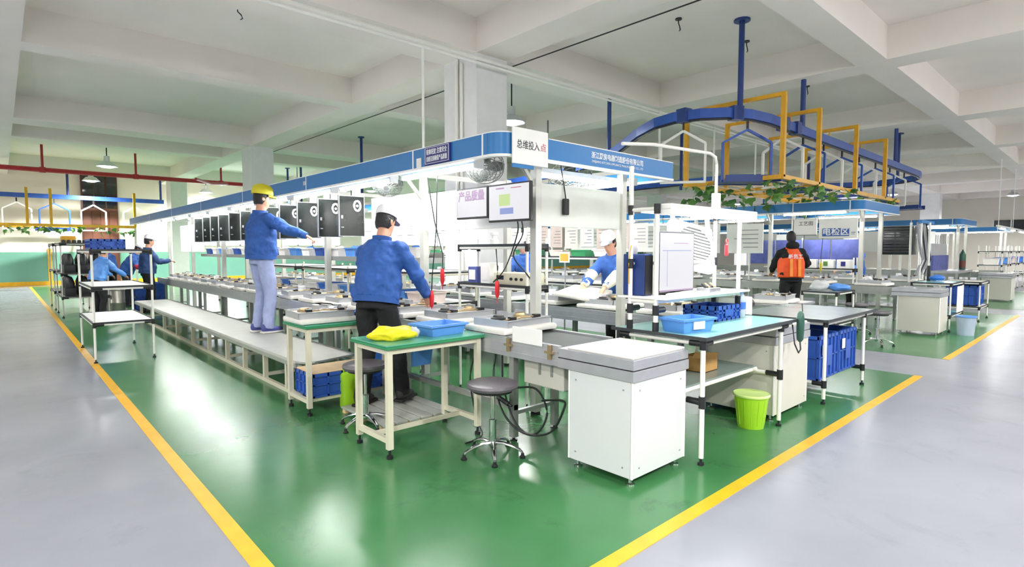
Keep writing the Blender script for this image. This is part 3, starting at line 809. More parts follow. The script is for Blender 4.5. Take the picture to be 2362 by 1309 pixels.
# yellow bag on the table
def blob(name, lb, cat, c, rx, ry, rz, m, seed=1, amp=.25, rzr=0.):
    rr = random.Random(seed); b = MB(); b.ell((0, 0, 0), 1, 1, 1, 20, 12); ph = [(rr.uniform(0, 6), rr.uniform(1.5, 4), rr.uniform(0, 6)) for _ in range(5)]
    vs = []
    R = Matrix.Rotation(rzr, 3, 'Z')
    for v in b.v:
        p_ = Vector(v); f = 1 + amp * sum(math.sin(q[1] * p_[i % 3] * 2 + q[0]) * math.cos(q[1] * p_[(i + 1) % 3] + q[2]) for i, q in enumerate(ph)) / 3
        p_ = R @ Vector((p_.x * rx * f, p_.y * ry * f, max(p_.z * rz * f, -rz * .75)))
        vs.append((p_.x + c[0], p_.y + c[1], p_.z + c[2] + rz * .75))
    b.v = vs
    return tag(b.build(name, m, ang=80), lb, cat)
p = at(905, 785, z=.8)
blob('plastic_bag', 'crumpled yellow plastic bag on the green table', 'bag', (p.x, p.y, .802), .17, .09, .055, 'yellow_bag', 3, .3, -.5)
p = at(955, 778, z=.8)
blob('plastic_bag', 'clear plastic bag between yellow bag and light blue bin', 'bag', (p.x - .02, p.y - .02, .802), .06, .045, .045, 'clear_bag', 5, .35, .3)

# ---------------------------------------------------------------- cooktop units and foam pads
def foam_pad(lb, x, y, z, rz=0., wd=.6, dp=.5, grp='foam pads on the lines'):
    t = tag(MB().cbox(-wd / 2, -dp / 2, 0, wd / 2, dp / 2, .05, .02).build('foam_pad', 'foam_white'), lb, 'foam pad', grp)
    t.location = (x, y, z); t.rotation_euler = (0, 0, rz); return t
def cooktop(lb, x, y, z, rz=0., v=0, grp='cooktop units on the lines'):
    t = thing('cooktop_unit', lb, 'cooktop', (x, y, z), rz, grp)
    W_, D_, H_ = .5, .38, .055
    b = MB(); b.box(-W_ / 2, -D_ / 2, 0, W_ / 2, D_ / 2, .008)
    for q in ((-W_ / 2, -D_ / 2, W_ / 2, -D_ / 2 + .006), (-W_ / 2, D_ / 2 - .006, W_ / 2, D_ / 2), (-W_ / 2, -D_ / 2, -W_ / 2 + .006, D_ / 2), (W_ / 2 - .006, -D_ / 2, W_ / 2, D_ / 2)): b.box(q[0], q[1], .008, q[2], q[3], H_)
    b.box(-W_ / 2 - .01, -D_ / 2 - .01, H_ - .006, W_ / 2 + .01, -D_ / 2, H_); b.box(-W_ / 2 - .01, D_ / 2, H_ - .006, W_ / 2 + .01, D_ / 2 + .01, H_)
    b.build('tray', 'tray_grey', t, local=True, smooth=False)
    part('inner_plate', 'foam_white' if v != 1 else 'steel_sheet', t, (-W_ / 2 + .01, -D_ / 2 + .01, .02, W_ / 2 - .01, D_ / 2 - .01, .04), local=True)
    rr = random.Random(v * 7 + 1)
    for s in (-1, 1):
        MB().lathe((s * .13, .03, .04), [(.062, 0), (.062, .014), (.045, .02), (.04, .035), (.015, .038)], 16).build('burner', ('comp_dark', 'steel_sheet', 'comp_brass')[(v + s) % 3], t, local=True)
    MB().tube([(-.2, -.12, .055), (-.05, -.13, .06), (0, -.08, .06), (.05, -.13, .06), (.2, -.12, .055)], .008, 6).build('gas_pipe', 'comp_brass', t, local=True)
    part('valve', 'comp_dark', t, (-.17, -.16, .04, -.12, -.11, .075), (.12, -.16, .04, .17, -.11, .075), local=True)
    if v != 2:
        part('bracket', 'steel_sheet', t, (-.02, .06, .04, .02, .16, .09), (.19, .05, .04, .22, .15, .085), local=True)
    if v == 0:
        b = MB(); b.tube([(.02, .1, .06), (.06, .14, .1), (.14, .1, .09), (.18, .02, .06)], .006, 6); b.build('wire', 'black_plastic', t, local=True)
    if v == 2: MB().lathe((0, .1, .04), [(.05, 0), (.05, .06), (.04, .07), (0, .07)], 14).build('motor', 'fan_white', t, local=True)
    return t
cts = [cooktop('cooktop unit on the near conveyor, nearest to the head cabinet', 3.07, 3.36, .852, .08, 1),
       cooktop('cooktop unit on the near conveyor right of the red screwdriver', 3.07, 4.08, .852, -.05, 1), cooktop('cooktop unit on the rear green table', 2.14, 4.95, .852, -.08, 0)]
foam_pad('foam pad under the nearest cooktop unit on the near conveyor', 3.07, 3.38, .801, .02); foam_pad('foam pad under the second cooktop unit on the near conveyor', 3.07, 4.1, .801, -.03)
foam_pad('foam pad under the cooktop unit on the rear green table', 2.14, 4.95, .801, .0, .52, .44)
c3 = cooktop('cooktop unit on the near conveyor, fourth from the front', 3.06, 5.5, .852, .1, 2)
for i in range(15):
    y = 4.8 + i * .68
    if i != 1:
        src = (cts[0], c3, cts[2])[i % 3]
        dup(src, (3.06 + random.uniform(-.03, .03), y, .852), random.uniform(-.15, .15), 'cooktop unit on the near conveyor, %s from the front' % ORD[i + 2], 'cooktop units on the lines')
    else:
        c3.location = (3.06, y, .852)
    foam_pad('foam pad on the near conveyor, %s from the front' % ORD[i + 2], 3.06, y, .801, random.uniform(-.05, .05), .58, .48)
for i in range(14):
    y = 3.1 + i * .8
    dup((cts[2], cts[0], c3)[i % 3], (5.08 + random.uniform(-.03, .03), y, .852), random.uniform(-.1, .1) + PI / 2 * 0, 'cooktop unit on the second conveyor, %s from its head cabinet' % ORD[i], 'cooktop units on the lines')
    foam_pad('foam pad on the second conveyor, %s from its head cabinet' % ORD[i], 5.08, y, .801, random.uniform(-.05, .05), .62, .52)
for i in range(11):
    y = 3.1 + i * .95
    dup((c3, cts[2], cts[0])[i % 3], (11.85, y, .852), random.uniform(-.1, .1), 'cooktop unit beside the orange-vested worker\'s conveyor head, %s from front' % ORD[i], 'cooktop units on the lines')
    foam_pad('foam pad on the orange-vested worker\'s conveyor, %s from the front' % ORD[i], 11.85, y, .801, 0, .52, .52)
for i in range(9):
    y = 3.1 + i * 1.0
    dup((c3, cts[2], cts[0])[i % 3], (13.9, y, .852), random.uniform(-.1, .1), 'cooktop unit on the far conveyor of the second lines, %s from front' % ORD[i], 'cooktop units on the lines')
    foam_pad('foam pad on the far conveyor of the second lines, %s from front' % ORD[i], 13.9, y, .801, 0, .52, .52)
for i in range(6):
    foam_pad('foam pad on the farthest lines, %s from the front' % ORD[i], 21.0, 3.2 + i * 1.1, .801, 0, .5, .6)

# ---------------------------------------------------------------- hanging black panels over the near conveyor
hp = thing('hob_glass', 'black glass panel with white tag, nearest in the hanging row', 'glass panel', (3.2, 6.42, 1.62), 0, 'black panels hanging in a row')
MB().cbox(-.165, -.01, 0, .165, .01, .485, .006).build('glass', 'panel_black', hp, local=True)
b = MB()
for q in ((-.17, -.014, -.005, -.16, .014, .49), (.16, -.014, -.005, .17, .014, .49), (-.17, -.014, .482, .17, .014, .492), (-.17, -.014, -.006, .17, .014, .002)): b.box(*q)
b.build('edge_frame', 'aluminium', hp, local=True)
b = MB(); pts = [(.07 + .042 * math.cos(a), -.016, .37 + .06 * math.sin(a)) for a in [2 * PI * i / 20 for i in range(20)]]
b.tube(pts, .014, 6, closed=True); b.build('tag_ring', 'panel_tag', hp, local=True)
MB().cyl((.07, -.012, .37), (.07, -.02, .37), .016, 10).build('tag_knob', 'panel_tag', hp, local=True)
MB().tube([(0, 0, .49), (0, 0, .56), (0, 0, .7)], .006, 6).build('hanging_rod', 'comp_dark', hp, local=True)
part('hook_plate', 'white_board', hp, (.02, -.008, .49, .12, .008, .62), local=True)
part('print_mark', 'ink_grey', hp, (-.14, -.0115, .21, -.115, -.0102, .25), (-.14, -.0115, .1, -.105, -.0102, .112), local=True)
for i, y in enumerate((7.02, 7.7, 8.36, 9.0, 9.6, 10.16, 10.8, 11.45, 12.0, 12.55, 13.2)):
    dup(hp, (3.2, y, 1.62), None, 'black glass panel with white tag, %s in the hanging row' % ORD[i + 1], 'black panels hanging in a row')
t = thing('hanging_rail', 'steel rail that carries the row of black panels', 'rail', (3.2, 6, 2.3))
part('rail', 'aluminium_dull', t, (3.18, 5.9, 2.32, 3.22, 13.9, 2.36))

# shelf behind the panels with little boxes
t = thing('parts_shelf', 'long grey steel shelf behind the hanging black panels', 'shelf', (3.6, 5.3, 1.3))
part('plank', 'aluminium_dull', t, (3.475, 5.24, 1.30, 3.74, 14.6, 1.36)); part('back_lip', 'aluminium_dull', t, (3.73, 5.24, 1.36, 3.74, 14.6, 1.42))
for i in range(18):
    y = 5.6 + i * .5
    m = ('paper', 'bin_light_blue', 'white_board', 'crate_blue')[(i * 7) % 4]
    bin_open('small parts bin on the grey shelf, %s from the front' % ORD[i], 3.6, y, 1.361, .2, .3, .12, m, 0, 'small bins on the grey shelf')
    blob('parts_bundle', 'white wrapped parts in the %s shelf bin from the front' % ORD[i], 'parts', (3.6, y, 1.40), .07, .11, .06, 'paper' if i % 3 else 'bin_mid_blue', i, .3)
# boards of the central spine
def board(lb, q, m='white_board', name='white_board', cat='board', rods=False):
    o = tag(MB().cbox(*q, .004).build(name, m), lb, cat)
    if rods:
        for yy in (q[1] + .2, q[4] - .2): MB().cyl(((q[0] + q[3]) / 2, yy, q[5]), ((q[0] + q[3]) / 2, yy, 2.36), .008, 6).build('hanging_rod', 'comp_dark', o)
    return o
board('white notice board behind the two hanging monitors', (3.405, 3.5, 1.65, 3.42, 5.12, 2.05))
board('white notice board with diagrams behind the bending worker', (3.405, 5.24, 1.5, 3.42, 6.3, 2.08))
board('grey-green board between the two front posts', (3.475, 3.445, 1.655, 4.615, 3.46, 2.03), 'grey_board', 'back_board')
board('white backing board behind the far end of the hanging panels', (3.405, 14.0, 1.4, 3.42, 16.2, 2.05))
rr = random.Random(4)
for i in range(7):
    y = 5.34 + (i % 4) * .24; z = 1.62 + (i // 4) * .22
    t = tag(MB().box(3.398, y, z, 3.404, y + .14, z + .16).build('instruction_sheet', 'paper'), 'instruction sheet on the diagram board, %s row, place %s' % (('lower', 'upper')[i // 4], ORD[i % 4]), 'sheet', 'sheets on the diagram board')
    b = MB()
    for k in range(4): b.box(3.396, y + .02, z + .03 + k * .03, 3.398, y + .02 + rr.uniform(.04, .1), z + .036 + k * .03)
    b.build('print', 'ink_grey', t)

# centre racks with parts
for k, (y0, y1) in enumerate(((5.55, 7.1), (7.4, 9.0), (9.3, 11.0))):
    pipe_rack('pipe_rack', 'centre pipe rack with parts between the conveyors, %s from the front' % ORD[k], 3.62, 4.45, y0, y1, 1.22, (.42, .8, 1.18), m='beige_tube')
    for s, z in enumerate((.42, .8)):
        for j in range(4):
            m = ('bin_mid_blue', 'paper', 'paper_pink', 'bin_light_blue', 'white_board')[(k + s * 2 + j) % 5]
            bin_open('parts bin in the %s centre rack, %s shelf, %s along' % (ORD[k], ('low', 'middle')[s], ORD[j]), 3.85, y0 + .22 + j * .37, z + .001, .38, .32, .14, m, 0, 'parts bins in the centre racks')

# ================================================================ MONITORS AND FRONT STATION
def monitor(lb, w_, h_, loc, rz, screens, stand=None, arm=None):
    """screen faces local -y; loc is the bottom centre"""
    t = thing('monitor', lb, 'monitor', loc, rz)
    MB().cbox(-w_ / 2, 0, 0, w_ / 2, .035, h_, .006).build('bezel', 'black_plastic', t, local=True)
    MB().cbox(-w_ / 2 + .05, .035, .04, w_ / 2 - .05, .06, h_ - .04, .01).build('back_shell', 'black_plastic', t, local=True)
    sc = part('screen', 'screen_white', t, (-w_ / 2 + .014, -.002, .018, w_ / 2 - .014, 0, h_ - .014), local=True)
    for m, q in screens: part('screen_graphic', m, sc, (q[0] * w_, -.0035, q[1] * h_, q[2] * w_, -.002, q[3] * h_), local=True)
    if stand:
        MB().box(-.03, .03, -stand, .03, .05, .05).build('stand_neck', 'black_plastic', t, local=True); MB().cbox(-.12, -.05, -stand, .12, .12, -stand + .012, .004).build('stand_base', 'black_plastic', t, local=True)
    if arm: MB().bar((0, .06, h_ * .6), arm, .03).build('arm', 'black_plastic', t, local=True)
    return t
m1 = monitor('right hanging monitor showing a green box and a blue table', .53, .325, (3.2, 3.55, 1.69), -PI / 2, [('screen_green', (-.22, .42, .04, .72)), ('screen_blue', (-.2, .2, .12, .36)), ('ink_red', (.06, .86, .3, .88)), ('screen_lilac', (-.3, .86, -.1, .9))], arm=(.0, .2, .25))
for zz in (.22, .25, .3): pass
m2 = monitor('left hanging monitor showing lilac characters on white', .46, .285, (3.22, 4.08, 1.735), -PI / 2, [], arm=(.0, .18, .2))
text('产品质量', .1, 'screen_lilac', m2, (3.2165, 4.08, 1.94), (0, -1, 0), (0, 0, 1), fit=.38, bold=.003)
cable([(3.26, 3.5, 1.7), (3.28, 3.52, 1.6), (3.36, 3.7, 1.4), (3.45, 3.9, 1.25), (3.5, 4.1, 1.14)], .006, 'black monitor cable falling to the left side of the instrument shelf')
cable([(3.27, 3.46, 1.7), (3.3, 3.48, 1.58), (3.36, 3.66, 1.4), (3.45, 3.6, 1.25), (3.55, 3.62, 1.17)], .006, 'black monitor cable falling to the beige instrument')

# instrument rack below the monitors
rk = pipe_rack('pipe_rack', 'instrument rack with black-edged shelves below the hanging monitors', 3.49, 3.74, 3.62, 4.62, 1.56, (1.12, 1.5), board='grey_laminate')
t = thing('test_instrument', 'beige bench test instrument on the rack below the monitors', 'instrument', (3.62, 3.85, 1.121))
MB().cbox(3.5, 3.6 + .03, 1.121, 3.73, 4.1, 1.235, .012).build('case', 'instrument_beige', t); part('display', 'dark_glass', t, (3.496, 3.95, 1.17, 3.5, 4.05, 1.21))
for k in range(3): MB().cyl((3.5, 3.7 + k * .07, 1.18), (3.485, 3.7 + k * .07, 1.18), .014, 10).build('knob', 'comp_dark', t)
for (y, z, h, m, lb) in ((4.25, 1.121, .2, 'white_board', 'white box on the instrument rack'), (4.45, 1.121, .16, 'curtain_blue', 'violet-edged carton on the instrument rack')):
    t = thing('carton', lb, 'box', (3.6, y, z)); MB().cbox(3.52, y - .07, z, 3.7, y + .07, z + h, .004).build('box', m, t); part('paper_label', 'paper', t, (3.515, y - .05, z + .03, 3.52, y + .05, z + h - .03))
tag(MB().lathe((3.6, 4.2, 1.501), [(.04, 0), (.04, .05), (.025, .06), (.025, .09), (.04, .095), (.04, .12), (0, .12)], 14).build('spray_can', 'white_board'), 'small white can on top of the instrument rack', 'can')
# pneumatic screwdrivers on cords
def driver(lb, tip, top, m='red_plastic', name='power_screwdriver'):
    tip = Vector(tip); top = Vector(top); t = thing(name, lb, 'screwdriver', tip); d = Vector((0, 0, 1))
    MB().lathe(tip, [(.004, 0), (.005, .05), (.012, .055), (.02, .08), (.022, .16), (.018, .2), (.01, .21)], 14).build('grip', m, t)
    pts = [tip + Vector((0, 0, .2)), tip + Vector((.015, .01, .35)), tip * .4 + top * .6 + Vector((.03, .02, 0)), top]
    MB().tube(pts, .006, 6).build('cord', 'cable_black', t); return t
driver('red power screwdriver in the bending worker\'s right hand', (2.965, 4.36, .86), (3.1, 4.45, 2.2))
driver('red power screwdriver hanging beside the instrument rack, left one', (3.3, 4.66, 1.05), (3.15, 4.7, 2.2))
driver('red power screwdriver hanging before the instrument rack, right one', (3.42, 3.95, .95), (3.45, 4.0, 1.46))
# fans under the frame
def fan(lb, loc, aim, r=.2, body='fan_dark'):
    t = thing('cage_fan', lb, 'fan', loc, 0, 'cage fans'); q = Vector(aim).to_track_quat('Z', 'Y')
    def T(b):
        b.v = [tuple(q @ Vector(v)) for v in b.v]; return b
    b = MB()
    for rr, zz in ((r, 0), (r * .98, .05), (r * .8, .085), (r * .6, .1), (r * .42, .108), (r * .24, .11), (r * .9, -.06), (r * .5, -.08)):
        b.tube([(rr * math.cos(a), rr * math.sin(a), zz) for a in [2 * PI * i / 28 for i in range(28)]], .004, 5, closed=True)
    T(b).build('cage_ring', 'fan_wire', t, local=True)
    b = MB()
    for i in range(20):
        a = 2 * PI * i / 20; c, s = math.cos(a), math.sin(a)
        b.tube([(0.03 * c, .03 * s, .112), (r * .6 * c, r * .6 * s, .1), (r * .95 * c, r * .95 * s, .06), (r * c, r * s, 0), (r * .9 * c, r * .9 * s, -.06), (r * .3 * c, r * .3 * s, -.085)], .0025, 4)
    T(b).build('cage_wire', 'fan_wire', t, local=True)
    for i in range(3):
        a0 = 2 * PI * i / 3; b = MB(); rings = []
        for k in range(5):
            f = k / 4; rr = .03 + (r * .84) * f; wd = .03 + .055 * math.sin(PI * min(1, f * .8 + .15)); tw = .5 - .25 * f
            sd = Vector((-math.sin(a0), math.cos(a0), 0)); rings.append((Vector((rr * math.cos(a0), rr * math.sin(a0), .02)), (sd * math.cos(tw) + Vector((0, 0, 1)) * math.sin(tw)) * wd, Vector((0, 0, 1)) * .004))
        b.loft(rings, 8); T(b).build('blade', body, t, local=True)
    T(MB().lathe((0, 0, -.12), [(.02, 0), (.05, .02), (.055, .1), (.035, .14), (.0, .145)], 14)).build('motor', body, t, local=True)
    base = q @ Vector((0, 0, -.1))
    MB().tube([base, base + Vector((0, 0, .1)), base + Vector((.02, 0, .22))], .014, 8).build('bracket', 'fan_wire', t, local=True)
    return t
fan('dark cage fan tilted under the blue fascia above the monitors', (3.2, 3.86, 2.2), (-.5, -.6, -.75), .17)
fan('dark cage fan under the fascia further along the near conveyor', (3.2, 5.55, 2.2), (-.5, -.6, -.75), .17)
fan('dark cage fan above the grey board at the front end', (4.2, 3.75, 2.16), (-.2, -.5, -.8), .22)
t = thing('power_adapter', 'black adapter box hanging on a cord before the grey board', 'adapter', (3.78, 3.42, 1.78))
MB().cbox(3.745, 3.4, 1.765, 3.81, 3.44, 1.91, .008).build('box', 'black_plastic', t); MB().tube([(3.78, 3.42, 1.9), (3.77, 3.43, 2.0), (3.74, 3.45, 2.2)], .006, 6).build('cord', 'cable_black', t)

# right-hand front table (pipe table with teal top)
HT = .87
t = thing('pipe_table', 'white pipe table with teal top at the right front', 'table', (4.1, 2.2, 0))
tx0, tx1, ty0, ty1 = 3.43, 4.68, 1.87, 2.55
for xx, yy in ((tx0, ty0), (tx1, ty0), (tx0, ty1), (tx1, ty1)): pole(t, xx, yy, .05, HT - .02, .0165)
part('table_top', 'teal_laminate', t, (tx0 - .03, ty0 - .03, HT - .012, tx1 + .22, ty1 + .04, HT), c=.003)
b = MB(); b.box(tx0 - .042, ty0 - .045, HT - .02, tx1 + .23, ty0 - .031, HT + .004); b.box(tx0 - .042, ty0 - .03, HT - .02, tx0 - .031, ty1 + .05, HT + .004); b.box(tx1 + .221, ty0 - .03, HT - .02, tx1 + .232, ty1 + .05, HT + .004); b.build('edge_band', 'dark_edge', t)
for a, c in (((tx0, ty0, HT - .045), (tx1 + .2, ty0, HT - .045)), ((tx0, ty1, HT - .045), (tx1 + .2, ty1, HT - .045)), ((tx0, ty0, HT - .045), (tx0, ty1, HT - .045)), ((tx1, ty0, HT - .045), (tx1, ty1, HT - .045)),
             ((tx0, ty0, .43), (tx0, ty1, .43)), ((tx1, ty0, .43), (tx1, ty1, .43)), ((tx0, ty1 - .1, .45), (tx1, ty1 - .1, .45)), ((tx0, ty0 + .2, .45), (tx1, ty0 + .2, .45))): MB().cyl(a, c, .0155, 10).build('rail', 'pipe_white', t)
part('lower_shelf', 'grey_laminate', t, (tx0 + .02, ty0 + .2, .467, tx1 - .02, ty1 - .02, .48))
b = Pieces()
for xx, yy in ((tx0, ty0), (tx1, ty0), (tx0, ty1), (tx1, ty1)):
    joint(b, xx, yy, .43, 'z', .04, .024); joint(b, xx, yy + (.06 if yy == ty0 else -.06), .43, 'y', .05, .022); joint(b, xx, yy, HT - .05, 'z', .035, .024); joint(b, xx + .05, yy, HT - .045, 'x', .05, .022); joint(b, xx, yy + (.05 if yy == ty0 else -.05), HT - .045, 'y', .045, .022)
b.build('clamp', 'black_plastic', t)

# light station standing on that table
t = thing('light_station', 'white pipe light station standing on the teal table', 'pipe frame', (4.05, 2.35, HT))
ya, yb = 2.24, 2.46
pole(t, tx0, ya, HT, 1.76, .0165, foot=False); pole(t, tx0, yb, HT, 2.06, .0165, foot=False); pole(t, tx1, ya, HT, 1.75, .0165, foot=False); pole(t, tx1, yb, HT, 1.75, .0165, foot=False)
MB().tube([(tx1, yb, 1.75), (tx1, yb, 2.2), (tx1 - .02, yb, 2.26), (tx1 - .08, yb + .02, 2.29), (tx1 - .75, yb + .15, 2.3), (tx1 - 1.1, yb + .2, 2.27)], .0135, 10).build('bent_pipe', 'pipe_white', t)
part('pipe_sleeve', 'white_board', t, (tx1 - .03, yb - .03, 1.75, tx1 + .035, yb + .03, 1.95), c=.006)
for z in (1.08, 1.74):
    for a, c in (((tx0, ya, z), (tx1, ya, z)), ((tx0, yb, z), (tx1, yb, z)), ((tx0, ya, z), (tx0, yb, z)), ((tx1, ya, z), (tx1, yb, z))): MB().cyl(a, c, .0145, 10).build('rail', 'pipe_white', t)
MB().cyl((tx0, yb, 1.35), (tx1, yb, 1.35), .0145, 10).build('rail', 'pipe_white', t)
part('shelf_board', 'white_board', t, (tx0 - .02, ya - .09, 1.097, tx1 + .03, yb + .1, 1.112), c=.002)
b = Pieces()
for xx in (tx0, tx1):
    for yy in (ya, yb):
        for z in (1.02, 1.74, HT + .03): joint(b, xx, yy, z, 'z', .035, .024)
    joint(b, xx, yb, 1.35, 'z', .035, .024)
joint(b, tx0 + .05, yb, 1.74, 'x', .05, .022); joint(b, tx0 + .05, ya, 1.02, 'x', .05, .022); joint(b, tx0 + .05, yb, 1.02, 'x', .05, .022)
b.build('clamp', 'black_plastic', t)
lt = thing('tube_light', 'very bright tube light across the top of the pipe light station', 'lamp', (4.08, 2.2, 1.68), group='tube lights over the lines')
part('housing', 'fascia_white', lt, (tx0 + .02, 2.14, 1.735, tx1 + .12, 2.23, 1.775), c=.006)
for dy in (2.165, 2.205): MB().cyl((tx0 + .05, dy, 1.715), (tx1 + .09, dy, 1.715), .017, 8).build('tube', 'lamp_glass', lt)
for xx in (tx0 + .02, tx1 + .1): part('end_cap', 'fascia_white', lt, (xx, 2.145, 1.695, xx + .025, 2.225, 1.735))
monitor('white-screened monitor standing on the light station shelf', .50, .46, (3.8, 2.3, 1.13), .0, [('screen_blue', (-.4, .68, .4, .69)), ('screen_lilac', (-.1, .8, .3, .81)), ('screen_blue', (-.28, .1, -.275, .68)), ('screen_lilac', (-.47, .02, .47, .045))], stand=.018)
t = thing('keyboard', 'pale keyboard lying before the white-screened monitor', 'keyboard', (3.8, 2.2, 1.112))
MB().cbox(3.58, 2.155, 1.112, 4.0, 2.26, 1.128, .004).build('case', 'white_board', t)
b = MB()
for i in range(14):
    for j in range(4): b.box(3.595 + i * .0285, 2.165 + j * .023, 1.128, 3.595 + i * .0285 + .022, 2.165 + j * .023 + .018, 1.133)
tag(b.build('keys', 'offwhite_panel', t), kind='stuff')
t = thing('parts_box', 'small opened metal parts box beside the keyboard', 'box', (4.17, 2.25, 1.112)); MB().cbox(4.09, 2.18, 1.112, 4.26, 2.3, 1.15, .004).build('tray', 'steel_sheet', t)
for k in range(4): MB().cyl((4.11 + k * .04, 2.22, 1.15), (4.13 + k * .04, 2.27, 1.175), .014, 8).build('component', ('comp_dark', 'comp_brass')[k % 2], t)
t = thing('box_fan', 'white tilted box fan hanging inside the light station', 'fan', (4.46, 2.52, 1.3), -.35)
def FT(b):
    R = Matrix.Rotation(math.radians(-24), 4, 'X') @ Matrix.Rotation(math.radians(14), 4, 'Y'); b.v = [tuple(R @ Vector(v) + Vector((0, .02, .2))) for v in b.v]; return b
FT(MB().cbox(-.22, 0, -.22, .22, .1, .22, .03)).build('housing', 'fan_white', t, local=True)
for i in range(11):
    z = -.15 + i * .03; hw = math.sqrt(max(.0, .17 ** 2 - z * z)); FT(MB().box(-hw, -.012, z - .005, hw, -.002, z + .005)).build('louvre', 'fan_dark', t, local=True)
FT(MB().tube([(.175 * math.cos(a), -.008, .175 * math.sin(a)) for a in [2 * PI * i / 28 for i in range(28)]], .01, 6, closed=True)).build('ring', 'fan_white', t, local=True)
FT(MB().box(-.2, .02, .2, -.17, .05, .36)).build('bracket', 'fan_white', t, local=True); FT(MB().box(.17, .02, .2, .2, .05, .36)).build('bracket', 'fan_white', t, local=True)
t = thing('red_tool', 'red tool hanging on a thin cord in the light station', 'tool', (4.57, 2.3, 1.4))
MB().cbox(4.555, 2.285, 1.4, 4.59, 2.31, 1.5, .008).build('grip', 'red_plastic', t); MB().tube([(4.572 + .016 * math.cos(a), 2.297, 1.52 + .022 * math.sin(a)) for a in [2 * PI * i / 12 for i in range(12)]], .005, 6, closed=True).build('ring', 'red_plastic', t); MB().cyl((4.572, 2.297, 1.54), (4.572, 2.297, 1.72), .002, 5).build('cord', 'cable_black', t)
t = thing('socket_box', 'grey socket box on the left back pole of the light station', 'socket', (3.5, 2.48, 1.4)); MB().cbox(3.45, 2.465, 1.4, 3.53, 2.5, 1.52, .006).build('box', 'ink_grey', t); MB().tube([(3.45, 2.47, 1.5), (3.42, 2.45, 1.48), (3.41, 2.46, 1.35), (3.415, 2.46, 1.2)], .005, 6).build('cord', 'yellow_tube', t)
t = thing('pc_tower', 'blue computer tower behind the white-screened monitor', 'computer', (3.52, 2.42, 1.112)); MB().cbox(3.46, 2.36, 1.113, 3.56, 2.55, 1.42, .006).build('case', 'blue_dark', t); part('front_bezel', 'black_plastic', t, (3.465, 2.352, 1.12, 3.555, 2.36, 1.41))
# bins and bottle on the teal table
bin_open('light blue bin with paper label on the teal table left end', 3.62, 2.1, HT + .001, .32, .22, .1, 'bin_light_blue', -.2, lbl=True)
p = at(1640, 735, z=HT)
crate('blue crate on the teal table below the fan', p.x - .18, p.y - .14, HT + .001, .38, .28, .12, 'crate_blue', label_plate=True)
p = at(1600, 750, z=HT)
tag(MB().cbox(p.x - .08, p.y - .03, HT + .001, p.x + .1, p.y + .04, HT + .03, .01).build('glove_pack', 'yellow_bag'), 'small yellow pack before the blue crate on the teal table', 'pack')
p = at(1703, 733, z=HT) + Vector((.05, .0, 0))
t = thing('water_bottle', 'clear water bottle with blue label on the teal table', 'bottle', (p.x, p.y, HT + .001))
MB().lathe((0, 0, 0), [(.03, 0), (.035, .01), (.035, .06), (.033, .08), (.035, .1), (.035, .15), (.028, .18), (.014, .2), (.014, .215), (0, .215)], 20).build('body', 'clear_bottle', t, local=True)
MB().lathe((0, 0, 0), [(.0362, .07), (.0362, .13)], 20).build('paper_label', 'label_blue', t, local=True); MB().lathe((0, 0, 0), [(.016, .208), (.016, .232), (0, .232)], 14).build('cap', 'bin_light_blue', t, local=True)
# under the table
t = thing('carton', 'open cardboard carton with tools on the lower shelf of the teal table', 'box', (4.15, 2.3, .48)); b = MB(); b.box(4.05, 2.2, .481, 4.27, 2.38, .485)
for q in ((4.05, 2.2, 4.27, 2.204), (4.05, 2.376, 4.27, 2.38), (4.05, 2.2, 4.054, 2.38), (4.266, 2.2, 4.27, 2.38)): b.box(q[0], q[1], .481, q[2], q[3], .6)
b.build('box', 'cardboard', t); MB().bar((4.05, 2.2, .6), (4.0, 2.15, .66), .18, .004).build('flap', 'cardboard', t); MB().bar((4.1, 2.3, .5), (4.03, 2.25, .72), .02).build('paper_roll', 'paper', t)
tag(MB().cbox(3.62, 2.3, .481, 3.82, 2.5, .66, .005).build('carton', 'cardboard'), 'closed cardboard carton behind the white head cabinet', 'box')
p = at(1753, 985, z=0)
t = thing('bucket', 'lime green plastic bucket on the green floor at right', 'bucket', (4.5, 2.02, 0))
MB().lathe((0, 0, 0), [(0, .004), (.095, .004), (.098, 0), (.1, .006), (.132, .27), (.126, .272), (.094, .012), (0, .01)], 36).build('body', 'lime_plastic', t, local=True)
MB().lathe((0, 0, 0), [(.128, .262), (.142, .262), (.144, .275), (.138, .282), (.126, .278)], 36).build('rim', 'lime_clear', t, local=True)
b = MB()
for i in range(14):
    a = 2 * PI * i / 14; b.cyl((.103 * math.cos(a), .103 * math.sin(a), .03), (.129 * math.cos(a), .129 * math.sin(a), .24), .0025, 5)
b.build('rib', 'lime_plastic', t, local=True)
t = thing('spray_gun', 'dark green tool hanging on a cord at the teal table corner', 'tool', (4.93, 1.83, .7))
MB().lathe((4.93, 1.815, .68), [(.012, 0), (.026, .02), (.03, .08), (.032, .18), (.024, .24), (.01, .26)], 14).build('body', 'hose_green', t); MB().tube([(4.93, 1.815, .69), (4.91, 1.8, .62), (4.84, 1.79, .6), (4.78, 1.8, .68), (4.75, 1.81, .84)], .006, 6).build('cord', 'cable_black', t); MB().cyl((4.96, 1.81, .9), (4.965, 1.82, 1.0), .004, 6).build('antenna', 'cable_black', t)

